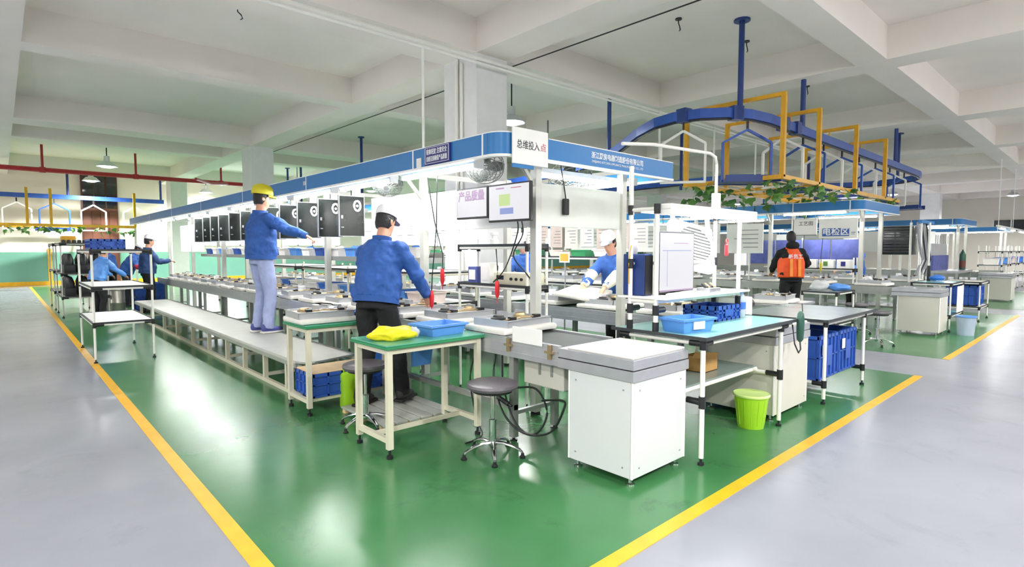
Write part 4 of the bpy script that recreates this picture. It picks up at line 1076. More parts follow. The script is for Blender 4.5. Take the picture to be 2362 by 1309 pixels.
# second right table with crates
t = thing('pipe_table', 'grey-topped pipe table with blue crates under it at right', 'table', (6.2, 2.25, 0))
ux0, ux1, uy0, uy1 = 5.66, 6.8, 1.86, 2.6
for xx, yy in ((ux0, uy0), (ux1, uy0), (ux0, uy1), (ux1, uy1)): pole(t, xx, yy, .05, .78, .0165)
part('table_top', 'grey_laminate', t, (ux0 - .06, uy0 - .03, .788, ux1 + .3, uy1 + .15, .8), c=.003); b = MB(); b.box(ux0 - .07, uy0 - .045, .78, ux1 + .31, uy0 - .031, .804); b.box(ux0 - .072, uy0 - .03, .78, ux0 - .061, uy1 + .16, .804); b.box(ux1 + .301, uy0 - .03, .78, ux1 + .312, uy1 + .16, .804); b.build('edge_band', 'dark_edge', t)
for a, c in (((ux0, uy0, .76), (ux1 + .25, uy0, .76)), ((ux0, uy1, .76), (ux1 + .25, uy1, .76)), ((ux0, uy0, .76), (ux0, uy1, .76)), ((ux1, uy0, .76), (ux1, uy1, .76)), ((ux0, uy0, .19), (ux0, uy1, .19)), ((ux1, uy0, .19), (ux1, uy1, .19)), ((ux0, 2.0, .19), (ux1, 2.0, .19)), ((ux0, 2.45, .19), (ux1, 2.45, .19))): MB().cyl(a, c, .0155, 10).build('rail', 'pipe_white', t)
b = Pieces()
for xx, yy in ((ux0, uy0), (ux1, uy0), (ux0, uy1), (ux1, uy1)): joint(b, xx, yy, .19, 'z', .035, .024); joint(b, xx, yy, .76, 'z', .03, .024); joint(b, xx, yy + (.05 if yy == uy0 else -.05), .19, 'y', .05, .022)
b.build('clamp', 'black_plastic', t)
for k in range(2):
    t = crate('tall blue crate on the low rails of the right grey table, %s' % ('left one', 'right one')[k], 5.70 + k * .545, 1.93, .206, .5, .6, .42, 'crate_blue', 'crates under the right grey table')
    part('paper_label', 'paper', t, (-.19, -.322, .24, -.11, -.316, .34), local=True)
crate('dark blue crate on the floor behind the tall crates of the right grey table', 5.56, 2.65, 0, .55, .38, .5, 'crate_navy', 'crates under the right grey table')
# small items on line-2 head
t = thing('small_motor', 'white boxed motor unit beside the teal table bottle', 'motor', (5.35, 2.75, .8)); MB().cbox(5.0, 2.3, .807, 5.1, 2.42, 1.02, .008).build('housing', 'white_board', t); MB().cyl((5.1, 2.36, .95), (5.18, 2.36, .95), .045, 14).build('rotor', 'comp_dark', t)
foam_pad('white foam sheet on the second head cabinet', 5.2, 2.6, .807, .1, .4, .3)

# ================================================================ OVERHEAD CONVEYOR LOOP
ZT = 3.55
def racetrack(x0, x1, y0, y1, n=14):
    r = (y1 - y0) / 2; c = (y0 + y1) / 2; P = []
    for i in range(n + 1):
        a = -PI / 2 + PI * i / n; P.append((x1 - r + r * math.cos(a), c + r * math.sin(a), ZT))
    for i in range(n + 1):
        a = PI / 2 + PI * i / n; P.append((x0 + r + r * math.cos(a), c + r * math.sin(a), ZT))
    return P
RT = [(12.18, 20.3, 3.118), (10.15, 14.5, 3.118), (9.599, 10.875, 3.147), (9.497, 8.555, 3.205), (9.135, 7.178, 3.321), (8.744, 6.496, 3.407), (8.323, 5.829, 3.494), (8.062, 5.307, 3.538), (8.004, 4.93, 3.553), (8.091, 4.538, 3.553), (8.338, 4.234, 3.553), (8.7, 4.045, 3.553), (9.207, 3.973, 3.553), (10.15, 3.973, 3.553), (13.05, 3.973, 3.553), (18.705, 3.973, 3.553)]
for i in range(11):
    a_ = -PI / 2 + PI * i / 10; RT.append((18.85 + 1.6 * math.cos(a_), 5.57 + 1.6 * math.sin(a_), 3.55))
RT += [(17.69, 7.163, 3.553), (16.24, 7.221, 3.553), (15.515, 7.685, 3.523), (15.225, 8.99, 3.48), (15.225, 17.4, 3.407)]
t = thing('overhead_conveyor', 'blue overhead conveyor track looping above the right aisle', 'conveyor track', (9.8, 3.8, ZT))
MB().tube(RT, 0, wd=.1, ht=.145).build('track', 'blue_track', t, smooth=False)
MB().tube([(x, y, z - .085) for x, y, z in RT], 0, wd=.03, ht=.04).build('chain', 'comp_dark', t, smooth=False)
for x, y in ((5.75, 3.2), (6.2, 2.82), (7.2, 2.74)):
    pass
for i, (x, y) in enumerate(((8.526, 4.118), (10.599, 3.973), (9.091, 7.076), (20.227, 4.785), (19.43, 7.047), (15.225, 9.135), (9.599, 10.875), (16.53, 3.973))):
    MB().cyl((x, y, (3.2 if y > 6.9 else ZT) + .05), (x, y, ZS), .043, 10).lathe((x, y, ZS - .03), [(.12, 0), (.12, .03)], 12).build('hanger_post', 'blue_dark', t)
for x, y, rz in ((8.033, 4.785, 1.4), (9.787, 3.973, 0), (10.295, 3.973, 0), (8.482, 4.162, -0.45)):
    b = MB().box(-.09, -.08, -.1, .09, .08, .11); M = Matrix.Translation((x, y, ZT)) @ Matrix.Rotation(rz, 4, 'Z'); b.v = [tuple(M @ Vector(v)) for v in b.v]; b.build('splice_clamp', 'blue_dark', t)

def hanger(lb, x, y, rz, m, w_=.5, grp='hangers on the overhead conveyor', tray=False, ht=.6):
    h = thing('carrier_hanger', lb, 'hanger', (x, y, ZT - .1), rz, grp)
    MB().bar((0, 0, 0), (0, 0, -.13), .03).build('hook', 'comp_dark', h, local=True)
    z0 = -.13; z1 = z0 - .2; z2 = z1 - ht
    b = MB()
    for a, c in (((0, 0, z0), (-w_ / 2, 0, z1)), ((0, 0, z0), (w_ / 2, 0, z1)), ((-w_ / 2, 0, z1), (-w_ / 2, 0, z2)), ((w_ / 2, 0, z1), (w_ / 2, 0, z2)), ((-w_ / 2 - .01, 0, z2), (w_ / 2 + .01, 0, z2))): b.bar(a, c, .036)
    b.build('frame', m, h, local=True)
    if tray:
        b = MB(); b.box(-w_ / 2, -.25, z2 - .02, w_ / 2, .25, z2 + .008); b.box(-w_ / 2 - .04, -.26, z2 - .03, w_ / 2 + .04, -.235, z2 + .07); b.box(-w_ / 2 - .04, .235, z2 - .03, w_ / 2 + .04, .26, z2 + .07)
        b.build('tray', 'blue_dark' if m == 'blue_track' else m, h, local=True)
    return h
h1 = hanger('blue house-shaped hanger with tray at the near end of the overhead loop', 8.67, 4.06, -.75, 'blue_track', .75, tray=True)
h2 = hanger('white house-shaped hanger at the left bend of the overhead loop', 8.03, 4.79, -1.0, 'pipe_white', .67)
for i, x in enumerate((9.787, 10.657, 11.673, 12.688, 13.775, 14.935, 16.095, 17.4)):
    dup(h1 if i % 2 else h2, (x, 3.973, ZT - .1), PI / 2 * .96, '%s hanger on the straight front leg of the overhead loop, %s from left' % (('white', 'blue')[i % 2], ORD[i]), 'hangers on the overhead conveyor')
for i, (x, y, zz) in enumerate(((20.372, 5.075, 3.553), (20.3, 6.235, 3.553), (17.98, 7.163, 3.553), (16.53, 7.206, 3.553))):
    dup(h1 if i % 2 else h2, (x, y, zz - .1), .4, '%s hanger on the far bend of the overhead loop, %s around it' % (('white', 'blue')[i % 2], ORD[i]), 'hangers on the overhead conveyor')

# yellow guard trellis under the loop
t = thing('guard_trellis', 'yellow guard trellis hung under the overhead conveyor loop', 'trellis', (11.6, 4.3, 2.5))
gx0, gx1, gy0, gy1, gz = 8.63, 14.94, 3.51, 5.1, 2.54
for a, c in (((gx0, gy0, gz), (gx1, gy0, gz)), ((gx0, gy1, gz), (gx1, gy1, gz)), ((gx0, gy0, gz), (gx0, gy1, gz)), ((gx1, gy0, gz), (gx1, gy1, gz))): MB().bar(a, c, .065).build('edge_bar', 'yellow_tube', t)
for x in (10.08, 11.02, 11.96, 12.9, 13.85): MB().bar((x, gy0, gz), (x, gy1, gz), .05).build('cross_bar', 'yellow_tube', t)
for i in range(5): MB().bar((gx0, gy0 + .26 * (i + 1), gz - .005), (gx1, gy0 + .26 * (i + 1), gz - .005), .018).build('wire_bar', 'wood_board', t)
for x in (8.66, 10.08, 11.96, 13.85):
    MB().bar((x, gy0, gz), (x, gy0, 3.76), .065).build('upright', 'yellow_tube', t); MB().bar((x, gy1, gz), (x, gy1, 3.76), .065).build('upright', 'yellow_tube', t); MB().bar((x, gy0 - .03, 3.76), (x, gy1 + .03, 3.76), .058).build('top_bar', 'yellow_tube', t)
# short rods tie the trellis to the track
for x in (10.08, 11.96, 13.85): MB().cyl((x, 3.973, 3.62), (x, 3.973, 3.74), .018, 6).build('tie_rod', 'yellow_tube', t)

leafm = MB()
lp = [(0, 0, 0), (.5, .22, .06), (.42, .5, .02), (.18, .62, .04), (0, 1.0, -.1), (-.18, .62, .04), (-.42, .5, .02), (-.5, .22, .06), (0, .45, .12)]
leafm.add(lp, [(0, 1, 8), (1, 2, 8), (2, 3, 8), (3, 4, 8), (4, 5, 8), (5, 6, 8), (6, 7, 8), (7, 0, 8)])
LEAF = [leafm.mesh('leaf', fix=False, smooth=False), leafm.mesh('leaf', fix=False, smooth=False)]
LEAF[0].materials.append(MATS['leaf_green']); LEAF[1].materials.append(MATS['leaf_dark'])
def vine(lb, pts, n, seed, size=.11, hang=.12):
    rr = random.Random(seed); t = thing('ivy_vine', lb, 'vine', pts[0])
    P = [Vector(p) for p in pts]; o = P[0]
    MB().tube([p - o for p in P], .006, 5).build('stem', 'stem_brown', t, local=True)
    for i in range(n):
        f = rr.uniform(0, len(P) - 1.001); k = int(f); p = P[k].lerp(P[k + 1], f - k) - o
        lf = bpy.data.objects.new('leaf', LEAF[rr.randint(0, 1)]); COL.objects.link(lf); lf.parent = t
        lf.location = p + Vector((rr.uniform(-.08, .08), rr.uniform(-.08, .08), -rr.uniform(0, hang)))
        lf.rotation_euler = (rr.uniform(-1.3, -.2), rr.uniform(-.7, .7), rr.uniform(0, 6.28)); s = size * rr.uniform(.6, 1.3); lf.scale = (s, s, s)
vine('ivy vine along the front bar of the near yellow trellis', [(gx0, gy0, gz + .03), (10.1, gy0 + .04, gz - .03), (11.6, gy0, gz + .03), (13, gy0 + .05, gz - .04), (gx1, gy0, gz)], 60, 1, .15, .17)
vine('ivy vine along the left end bar of the near yellow trellis', [(gx0, gy0, gz), (gx0 + .07, 4.05, gz - .04), (gx0 - .03, 4.6, gz), (gx0, gy1, gz)], 34, 2, .16, .3)
vine('ivy vine along the back bar of the near yellow trellis', [(gx0, gy1, gz), (10.1, gy1, gz - .04), (12.2, gy1, gz), (13.6, gy1, gz - .04), (gx1, gy1, gz)], 50, 3, .16, .24)
vine('ivy vine trailing diagonally through the near yellow trellis', [(9.3, 3.6, gz + .03), (10.4, 4.35, gz + .04), (11.9, 4.5, gz), (13.6, 3.9, gz + .04)], 40, 4, .15, .17)

# far-left overhead conveyor + trellis
t = thing('overhead_conveyor', 'far blue overhead track crossing above the left aisle end', 'conveyor track', (0, 28.6, ZT))
MB().tube([(-7, 28.6, ZT), (5.4, 28.6, ZT)], 0, wd=.12, ht=.17).build('track', 'blue_track', t, smooth=False)
for x in (-1.4, 2.1, 5.3): MB().cyl((x, 28.6, ZT), (x, 28.6, ZS), .043, 8).build('hanger_post', 'blue_dark', t)
for i, px in enumerate((38, 125, 215, 310)):
    p = at(px, 470, Y=28.6); dup(h1 if i == 1 else h2, (p.x, 28.6, ZT - .1), .25, 'house-shaped hanger on the far left track, %s from the left' % ORD[i], 'hangers on the overhead conveyor', 1.3)
t = thing('guard_trellis', 'far yellow guard rail with ivy below the far blue track', 'trellis', (0, 27.3, 2.4))
MB().bar((-6, 27.3, 2.38), (4.15, 27.3, 2.38), .1).build('edge_bar', 'yellow_tube', t); MB().bar((-6, 29.4, 2.38), (2.5, 29.4, 2.38), .09).build('edge_bar', 'yellow_tube', t)
for x in (-2.1, .8, 1.48, 4.12): MB().bar((x, 27.3, 2.38), (x, 27.3, 3.75), .085).build('upright', 'yellow_tube', t)
for x in (-2.1, .8, 2.45): MB().bar((x, 27.3, 2.38), (x, 29.4, 2.38), .07).build('cross_bar', 'yellow_tube', t)
MB().bar((4.12, 27.3, 0), (4.12, 27.3, 2.38), .07).build('upright', 'alu_post', t)
vine('ivy vine along the far yellow guard rail at left', [(-4, 27.27, 2.36), (-1, 27.27, 2.3), (1.5, 27.27, 2.36), (4.1, 27.27, 2.32)], 80, 9, .24, .2)
for i, (px, py) in enumerate(((833, 316), (693, 360), (663, 388))):
    p = at(px, py, z=ZS); tag(MB().cyl((p.x, p.y, 2.97), (p.x, p.y, ZS), .043, 8).lathe((p.x, p.y, ZS - .03), [(.1, 0), (.1, .03)], 10).build('hanger_post', 'blue_dark'), 'blue ceiling post behind the long fascia, %s from right' % ORD[i], 'post', 'blue ceiling posts behind the fascia')

# ================================================================ PEOPLE
def ik(s, tgt, a, b, hint):
    d = tgt - s; L = min(d.length, (a + b) * .995); u = d.normalized(); x = (a * a - b * b + L * L) / (2 * L); h = math.sqrt(max(a * a - x * x, 1e-6))
    hv = hint - u * hint.dot(u); hv.normalize()
    return s + u * x + hv * h, s + u * L

def evalmesh(b, name, voxel, smooth=6, disp=0., dscale=.25):
    me = b.mesh(name, fix=False, smooth=False); o = bpy.data.objects.new(name, me); COL.objects.link(o)
    m = o.modifiers.new('r', 'REMESH'); m.mode = 'VOXEL'; m.voxel_size = voxel
    m = o.modifiers.new('s', 'SMOOTH'); m.iterations = smooth; m.factor = .5
    if disp:
        tx = bpy.data.textures.get('folds') or bpy.data.textures.new('folds', 'CLOUDS'); tx.noise_scale = .12; tx.noise_depth = 2
        m = o.modifiers.new('d', 'DISPLACE'); m.texture = tx; m.strength = disp; m.mid_level = .5; m.texture_coords = 'LOCAL'
    dg = bpy.context.evaluated_depsgraph_get(); r = bpy.data.meshes.new_from_object(o.evaluated_get(dg))
    bpy.data.objects.remove(o); bpy.data.meshes.remove(me); r.name = name
    r.polygons.foreach_set('use_smooth', [True] * len(r.polygons)); r.materials.clear(); return r

def person(lb, loc, face, h=1.72, lean=0., side=0., rh=None, lh=None, rel=None, lel=None, head=(0, 0), jacket='jacket_blue', legs='trouser_black', cap='cap_white', hair=True, shoes='shoe_dark',
           feet=((.11, .0), (-.11, .0)), knee=0., vest=None, sleeve=None, vox=.011, grip=False, sit=False, bodyonly=False, backpack=None, visor=True, hood=False, legcut=None, capk=1.):
    """local frame: x right, y forward, z up. face = heading angle of +y (world), rh/lh hand targets in local metres"""
    s = h / 1.72
    t = thing('person', lb, 'person', loc, 0)
    M = Matrix.Rotation(face, 4, 'Z')
    V = Vector
    hipz = .93 * s
    pel = V((0, -.06 * math.sin(lean) * s, hipz)); sp = V((math.sin(side), math.sin(lean), math.cos(lean))).normalized(); right = V((1, 0, -math.sin(side))).normalized(); fw = right.cross(sp) * -1
    fw = sp.cross(right) * 1.0
    fw = V((0, 0, 1)).cross(right); fw = (fw - sp * fw.dot(sp)).normalized()
    chest = pel + sp * .36 * s; shc = pel + sp * .50 * s; neck = pel + sp * .56 * s
    hd = V((math.sin(head[1]), 0, 0)); hdir = (sp * .5 + V((0, math.sin(head[0]) * .8, 1))).normalized(); hc = neck + hdir * .16 * s
    S_ = {1: shc + right * .178 * s - sp * .03 * s, -1: shc - right * .178 * s - sp * .03 * s}
    HT_ = {1: rh, -1: lh}; EL = {1: rel, -1: lel}; E_ = {}; W_ = {}
    for k in (1, -1):
        tg = V(HT_[k]) if HT_[k] is not None else S_[k] + V((.05 * k, .06, -.52)) * s
        hint = V(EL[k]) if EL[k] is not None else V((k * .5, -1, -.3))
        E_[k], W_[k] = ik(S_[k], tg, .285 * s, .255 * s, hint)
    hips = {1: pel + V((.09 * s, 0, -.02)), -1: pel - V((.09 * s, 0, .02))}
    K_ = {}; A_ = {}
    for i, k in enumerate((1, -1)):
        A_[k] = V((feet[i][0] * s, feet[i][1] * s, .085 * s)); K_[k], A_[k] = ik(hips[k], A_[k], .422 * s, .412 * s, V((0, 1, 0)))
    # head frame
    hy = Matrix.Rotation(-head[1], 3, hdir); hf = (V((0, 1, 0)) - hdir * hdir.y).normalized(); hf = hy @ hf; hr = hf.cross(hdir).normalized()
    # ---- body: one continuous figure
    b = MB(); e = .88
    b.loft([(pel - sp * .06 * s, right * .15 * s * e, fw * .11 * s * e), (pel + sp * .06 * s, right * .15 * s * e, fw * .105 * s * e), (pel + sp * .2 * s, right * .14 * s * e, fw * .1 * s * e), (chest, right * .165 * s * e, fw * .115 * s * e), (shc, right * .14 * s * e, fw * .085 * s * e), (neck, right * .062 * s, fw * .062 * s), (hc - hdir * .05 * s, right * .055 * s, fw * .06 * s)])
    b.loft([(hc - hdir * .125 * s + hf * .035 * s, hr * .022 * s, hf * .02 * s), (hc - hdir * .105 * s + hf * .03 * s, hr * .045 * s, hf * .05 * s), (hc - hdir * .06 * s + hf * .012 * s, hr * .062 * s, hf * .078 * s), (hc, hr * .072 * s, hf * .092 * s), (hc + hdir * .06 * s, hr * .072 * s, hf * .094 * s), (hc + hdir * .1 * s, hr * .055 * s, hf * .07 * s), (hc + hdir * .122 * s, hr * .02 * s, hf * .03 * s)])
    b.loft([(hc + hf * .088 * s + hdir * .02 * s, hr * .006 * s, hdir * .006 * s), (hc + hf * .1 * s - hdir * .012 * s, hr * .011 * s, hdir * .014 * s), (hc + hf * .112 * s - hdir * .03 * s, hr * .013 * s, hdir * .012 * s), (hc + hf * .085 * s - hdir * .036 * s, hr * .012 * s, hdir * .008 * s)], 8)
    for k in (1, -1): b.ell(hc + hr * k * .074 * s - hf * .008 * s - hdir * .005 * s, .012 * s, .02 * s, .03 * s, 10, 6)
    b.ell(hc + hf * .085 * s - hdir * .07 * s, .024 * s, .012 * s, .008 * s, 8, 5)
    def limb(b, pts, rad, n=12):
        rings = []
        for i, p in enumerate(pts):
            d = (pts[min(i + 1, len(pts) - 1)] - pts[max(i - 1, 0)]).normalized(); a = V((0, 0, 1)) if abs(d.z) < .9 else V((0, 1, 0)); x = d.cross(a).normalized(); y = x.cross(d)
            rings.append((p, x * rad[i] * s, y * rad[i] * s))
        b.loft(rings, n)
    tips = {}
    for k in (1, -1):
        limb(b, [S_[k], S_[k].lerp(E_[k], .5), E_[k], E_[k].lerp(W_[k], .4), W_[k]], [.055, .046, .038, .038, .026])
        d = (W_[k] - E_[k]).normalized(); d = (d + V((0, 0, -.25))).normalized(); nrm = d.cross(V((0, 0, 1))).normalized() * k; pn = nrm.cross(d).normalized() * k
        if pn.z > 0: pn = -pn
        palm = W_[k] + d * .05 * s
        b.loft([(W_[k], nrm * .024 * s, pn * .018 * s), (W_[k] + d * .04 * s, nrm * .038 * s, pn * .017 * s), (W_[k] + d * .085 * s, nrm * .042 * s, pn * .015 * s)], 10)
        curl = 1.1 if grip else .45
        for j in range(4):
            base = W_[k] + d * .082 * s + nrm * (-.031 + .021 * j) * s; ln = (.028, .031, .033, .027)[j] * s; p = base; ang = .2; pts = [p]
            for q in range(3):
                p = p + (d * math.cos(ang) + pn * math.sin(ang)) * ln * (1, .8, .7)[q]; pts.append(p); ang += curl
            limb(b, pts, [.0095, .009, .0085, .007], 8)
        th = W_[k] + d * .03 * s - nrm * .03 * s * (1 if True else k); limb(b, [th, th + (d * .5 - nrm * .6 + pn * .3).normalized() * .035 * s, th + (d * .9 - nrm * .45 + pn * .6).normalized() * .065 * s], [.013, .0105, .0085], 8)
        tips[k] = palm
        limb(b, [hips[k], hips[k].lerp(K_[k], .5), K_[k], K_[k].lerp(A_[k], .35), A_[k]], [.085, .07, .052, .05, .036])
        b.ell(A_[k] + V((0, .06 * s, -.045 * s)), .036 * s, .11 * s, .03 * s, 10, 6)
    def fin(bld, nm, m, voxel, **kw):
        me = evalmesh(bld, nm, voxel, **kw); me.transform(M); me.materials.append(MATS[m]); o = bpy.data.objects.new(nm, me); COL.objects.link(o); o.parent = t; return o
    fin(b, 'body', 'skin', min(vox, .0075) if vox < .012 else vox, smooth=2)
    def raw(bld, nm, m, par=t, **kw):
        bld.v = [tuple(M @ V(v)) for v in bld.v]; return bld.build(nm, m, par, local=True, **kw)
    # ---- eyes
    be = MB()
    for k in (1, -1): be.ell(hc + hf * .083 * s + hr * k * .03 * s + hdir * .012 * s, .011 * s, .008 * s, .007 * s, 8, 6)
    raw(be, 'eyes', 'hair_black')
    # ---- trousers
    b = MB()
    b.loft([(pel - sp * .08 * s, right * .165 * s, fw * .13 * s), (pel, right * .172 * s, fw * .135 * s), (pel + sp * .1 * s, right * .16 * s, fw * .12 * s), (pel + sp * .15 * s, right * .155 * s, fw * .115 * s)])
    for k in (1, -1):
        an = A_[k] + V((0, 0, -.01)); limb(b, [hips[k] + V((0, 0, .0)), hips[k].lerp(K_[k], .3), hips[k].lerp(K_[k], .65), K_[k], K_[k].lerp(an, .4), an + (K_[k] - an) * .12, an - V((0, 0, .02))], [.1, .098, .086, .076, .074, .072, .07])
    fin(b, 'trousers', legs, vox, smooth=4, disp=.022)
    # ---- shoes
    for k in (1, -1):
        b = MB(); a = A_[k]; b.ell(a + V((0, .05 * s, -.045 * s)), .048 * s, .135 * s, .042 * s, 14, 8); b.ell(a + V((0, -.03 * s, -.02 * s)), .045 * s, .06 * s, .06 * s, 12, 8)
        sh = raw(b, 'shoe', shoes); b = MB(); b.cbox(a.x - .05 * s, a.y - .09 * s, a.z - .085 * s, a.x + .05 * s, a.y + .19 * s, a.z - .06 * s, .02); raw(b, 'sole', 'sole_white' if shoes != 'shoe_dark' else 'black_rubber', sh)
    # ---- jacket
    b = MB()
    b.loft([(pel - sp * .0 * s, right * .205 * s, fw * .165 * s), (pel + sp * .03 * s, right * .222 * s, fw * .178 * s), (pel + sp * .16 * s, right * .22 * s, fw * .178 * s), (pel + sp * .28 * s, right * .215 * s, fw * .165 * s), (chest + sp * .04 * s, right * .205 * s, fw * .15 * s), (shc - sp * .01 * s, right * .185 * s, fw * .12 * s), (shc + sp * .035 * s, right * .135 * s, fw * .1 * s), (neck - sp * .012 * s, right * .084 * s, fw * .084 * s)])
    for k in (1, -1):
        w2 = W_[k] + (E_[k] - W_[k]) * .06
        limb(b, [S_[k] - right * k * .03 * s, S_[k], S_[k].lerp(E_[k], .5), E_[k], E_[k].lerp(w2, .5), w2], [.07, .074, .072, .068, .06, .047])
    jk = fin(b, 'jacket', jacket, vox, smooth=6, disp=.055)
    b = MB()
    for i in range(18): pass
    cr = [(neck - sp * .004 * s + fw * (-.006 + .0 * math.sin(a)) * s + (right * math.cos(a) * .08 + fw * math.sin(a) * .08) * s) for a in [2 * PI * i / 18 for i in range(18)]]
    b.tube(cr, 0, closed=True, wd=.016 * s, ht=.038 * s); raw(b, 'collar', 'hood_black' if hood else jacket, jk)
    for k in (1, -1):
        d = (W_[k] - E_[k]).normalized(); b = MB(); b.cyl(W_[k] - d * .05 * s, W_[k] + d * .005 * s, .049 * s, 14, .04 * s); raw(b, 'cuff', sleeve or jacket, jk)
        if sleeve: b = MB(); limb(b, [E_[k] + (S_[k] - E_[k]) * .1, E_[k], E_[k].lerp(W_[k], .5), W_[k] - d * .02], [.074, .077, .068, .05]); raw(b, 'oversleeve', sleeve, jk)
    hem = [(pel + sp * .005 * s + (right * math.cos(a) * .205 + fw * math.sin(a) * .165) * s) for a in [2 * PI * i / 24 for i in range(24)]]
    b = MB(); b.tube(hem, 0, closed=True, wd=.018 * s, ht=.05 * s); raw(b, 'hem_band', jacket, jk)
    if vest:
        b = MB(); b.loft([(pel + sp * .0 * s, right * .225 * s, fw * .19 * s), (pel + sp * .16 * s, right * .235 * s, fw * .195 * s), (pel + sp * .3 * s, right * .228 * s, fw * .18 * s), (chest + sp * .05 * s, right * .19 * s, fw * .155 * s), (shc, right * .15 * s, fw * .125 * s), (shc + sp * .05 * s, right * .1 * s, fw * .1 * s)])
        vs = fin(b, 'vest', vest, vox, smooth=3, disp=.018)
        for q in (-.07, .07):
            b = MB(); b.bar(pel + right * q * s - fw * .205 * s + sp * .02 * s, pel + right * q * s - fw * .205 * s + sp * .33 * s, .05 * s, .008); raw(b, 'stripe', 'vest_stripe', vs)
        o_ = M @ (pel - fw * .206 * s + sp * .37 * s)
        tt = text('新员工', .085, 'text_white', None, (0, 0, 0), M.to_3x3() @ right, M.to_3x3() @ sp, bold=.001); tt.location = o_; tt.parent = vs
    # ---- hair and cap
    if hair:
        b = MB(); b.loft([(hc - hf * .03 * s - hdir * .07 * s, hr * .06 * s, hf * .055 * s), (hc - hf * .022 * s - hdir * .03 * s, hr * .078 * s, hf * .078 * s), (hc - hf * .014 * s + hdir * .03 * s, hr * .082 * s, hf * .092 * s), (hc - hf * .006 * s + hdir * .08 * s, hr * .075 * s, hf * .095 * s), (hc + hdir * .12 * s, hr * .045 * s, hf * .06 * s), (hc + hdir * .135 * s, hr * .012 * s, hf * .016 * s)], 18); raw(b, 'hair', 'hair_black')
    if cap:
        b = MB(); c0 = hc + hdir * .055 * s
        q = capk; b.loft([(c0, hr * .09 * s * q, hf * .11 * s * q), (c0 + hdir * .03 * s, hr * .092 * s * q, hf * .112 * s * q), (c0 + hdir * .07 * s * q, hr * .086 * s * q, hf * .104 * s * q), (c0 + hdir * .1 * s * q, hr * .062 * s * q, hf * .076 * s * q), (c0 + hdir * .115 * s * q, hr * .02 * s, hf * .025 * s)], 22); cp = raw(b, 'cap', cap)
        if visor:
            b = MB(); ring = []
            for i in range(9):
                a = -1.1 + 2.2 * i / 8; ring.append((math.sin(a), math.cos(a)))
            vs_ = []
            for dz in (.004, -.004):
                for x, y in ring: vs_.append(c0 + hr * x * .088 * s + hf * y * .105 * s + hdir * (dz + .006))
                for x, y in ring: vs_.append(c0 + hr * x * .085 * s + hf * (y * .105 + .075 * max(0, math.cos(math.asin(x) * 1.35))) * s + hdir * (dz - .02 * s))
            n_ = 9; fs = []
            for i in range(n_ - 1):
                fs += [(i, i + 1, n_ + i + 1, n_ + i), (2 * n_ + i, 3 * n_ + i, 3 * n_ + i + 1, 2 * n_ + i + 1), (n_ + i, n_ + i + 1, 3 * n_ + i + 1, 3 * n_ + i)]
            b.add(vs_, fs); raw(b, 'visor', cap if cap != 'cap_white' else 'ink_grey', cp)
    if hood:
        b = MB(); b.ell(neck - fw * .07 * s + sp * .02 * s, .12 * s, .075 * s, .08 * s); raw(b, 'hood', 'hood_black', jk)
    return t

def to_local(loc, face, wp):
    d = Vector(wp) - Vector(loc); return Matrix.Rotation(-face, 3, 'Z') @ d
# bending worker at the near conveyor
L1 = Vector((2.47, 4.5, .055)); F1 = -math.radians(62)
person('worker in blue jacket and white cap bending over the near conveyor', L1, F1, 1.74, lean=.22, rh=to_local(L1, F1, (2.93, 4.4, 1.03)), rel=(1, -.5, -.4), lh=(-.12, .38, 1.03), lel=(-1, -.2, -.2), head=(.55, .15), feet=((.16, .16), (-.13, -.06)), vox=.0095, grip=True)
# worker standing on the bench
L2 = Vector((2.52, 7.62, .366)); F2 = -math.radians(84)
person('worker in yellow cap, blue jacket and pale jeans standing on the bench', L2, F2, 1.82, lean=.02, rh=to_local(L2, F2, (2.93, 6.98, 1.6)), rel=(.6, -.4, -1), lh=(-.2, .14, .98), head=(.2, .1), cap='cap_yellow', capk=1.16, legs='jeans_light', shoes='shoe_blue', feet=((.1, .02), (-.1, -.02)), vox=.0105, grip=True)
# left background workers
person('worker in navy jacket with white cap standing beyond the bench', (2.5, 15.2, 0), -math.radians(85), 1.72, lean=.05, rh=(.2, .4, 1.2), lh=(-.2, .4, 1.2), head=(.3, 0), jacket='jacket_navy', vox=.015)
person('worker in blue jacket and white cap leaning over the far left bench', (2.4, 17.4, 0), -math.radians(110), 1.62, lean=.5, rh=(.2, .5, .95), lh=(-.2, .5, .95), head=(.5, 0), sleeve='cap_red', vox=.016)
person('worker with red hat bending behind the left pipe rack', (2.1, 18.0, 0), math.radians(20), 1.62, lean=.4, head=(.4, 0), cap='cap_red', visor=False, vox=.016)
person('worker in pale blue top sitting by the far rack with white cap', (1.5, 14.6, 0), -math.radians(60), 1.5, lean=.3, head=(.3, 0), jacket='bin_light_blue', vox=.016, rh=(.2, .45, .9), lh=(-.2, .45, .9))
# workers beyond the second conveyor
person('worker with white cap and cream oversleeves reaching over the second conveyor', (5.78, 4.3, 0), math.radians(95), 1.66, lean=.42, rh=(.14, .68, .97), lh=(-.16, .66, .97), head=(.6, -.1), sleeve='sleeve_cream', vox=.014)
person('worker in blue with white cap seen between instrument rack and front post', (5.85, 6.0, 0), math.radians(100), 1.64, lean=.3, rh=(.2, .5, 1.0), lh=(-.2, .5, 1.0), head=(.5, 0), vox=.015)
# right background
person('worker in orange vest over black hoodie seen from behind', (10.75, 4.15, 0), -math.radians(48), 1.74, lean=.05, rh=(.3, .35, 1.15), lh=(-.2, .4, 1.05), head=(.15, .2), jacket='hood_black', vest='vest_orange', cap=None, hood=True, vox=.013)
person('worker in light blue with white cap behind the right grey post', (14.75, 4.25, 0), math.radians(80), 1.66, lean=.2, rh=(.2, .5, 1.0), lh=(-.2, .5, 1.0), head=(.4, 0), jacket='bin_mid_blue', vox=.017)

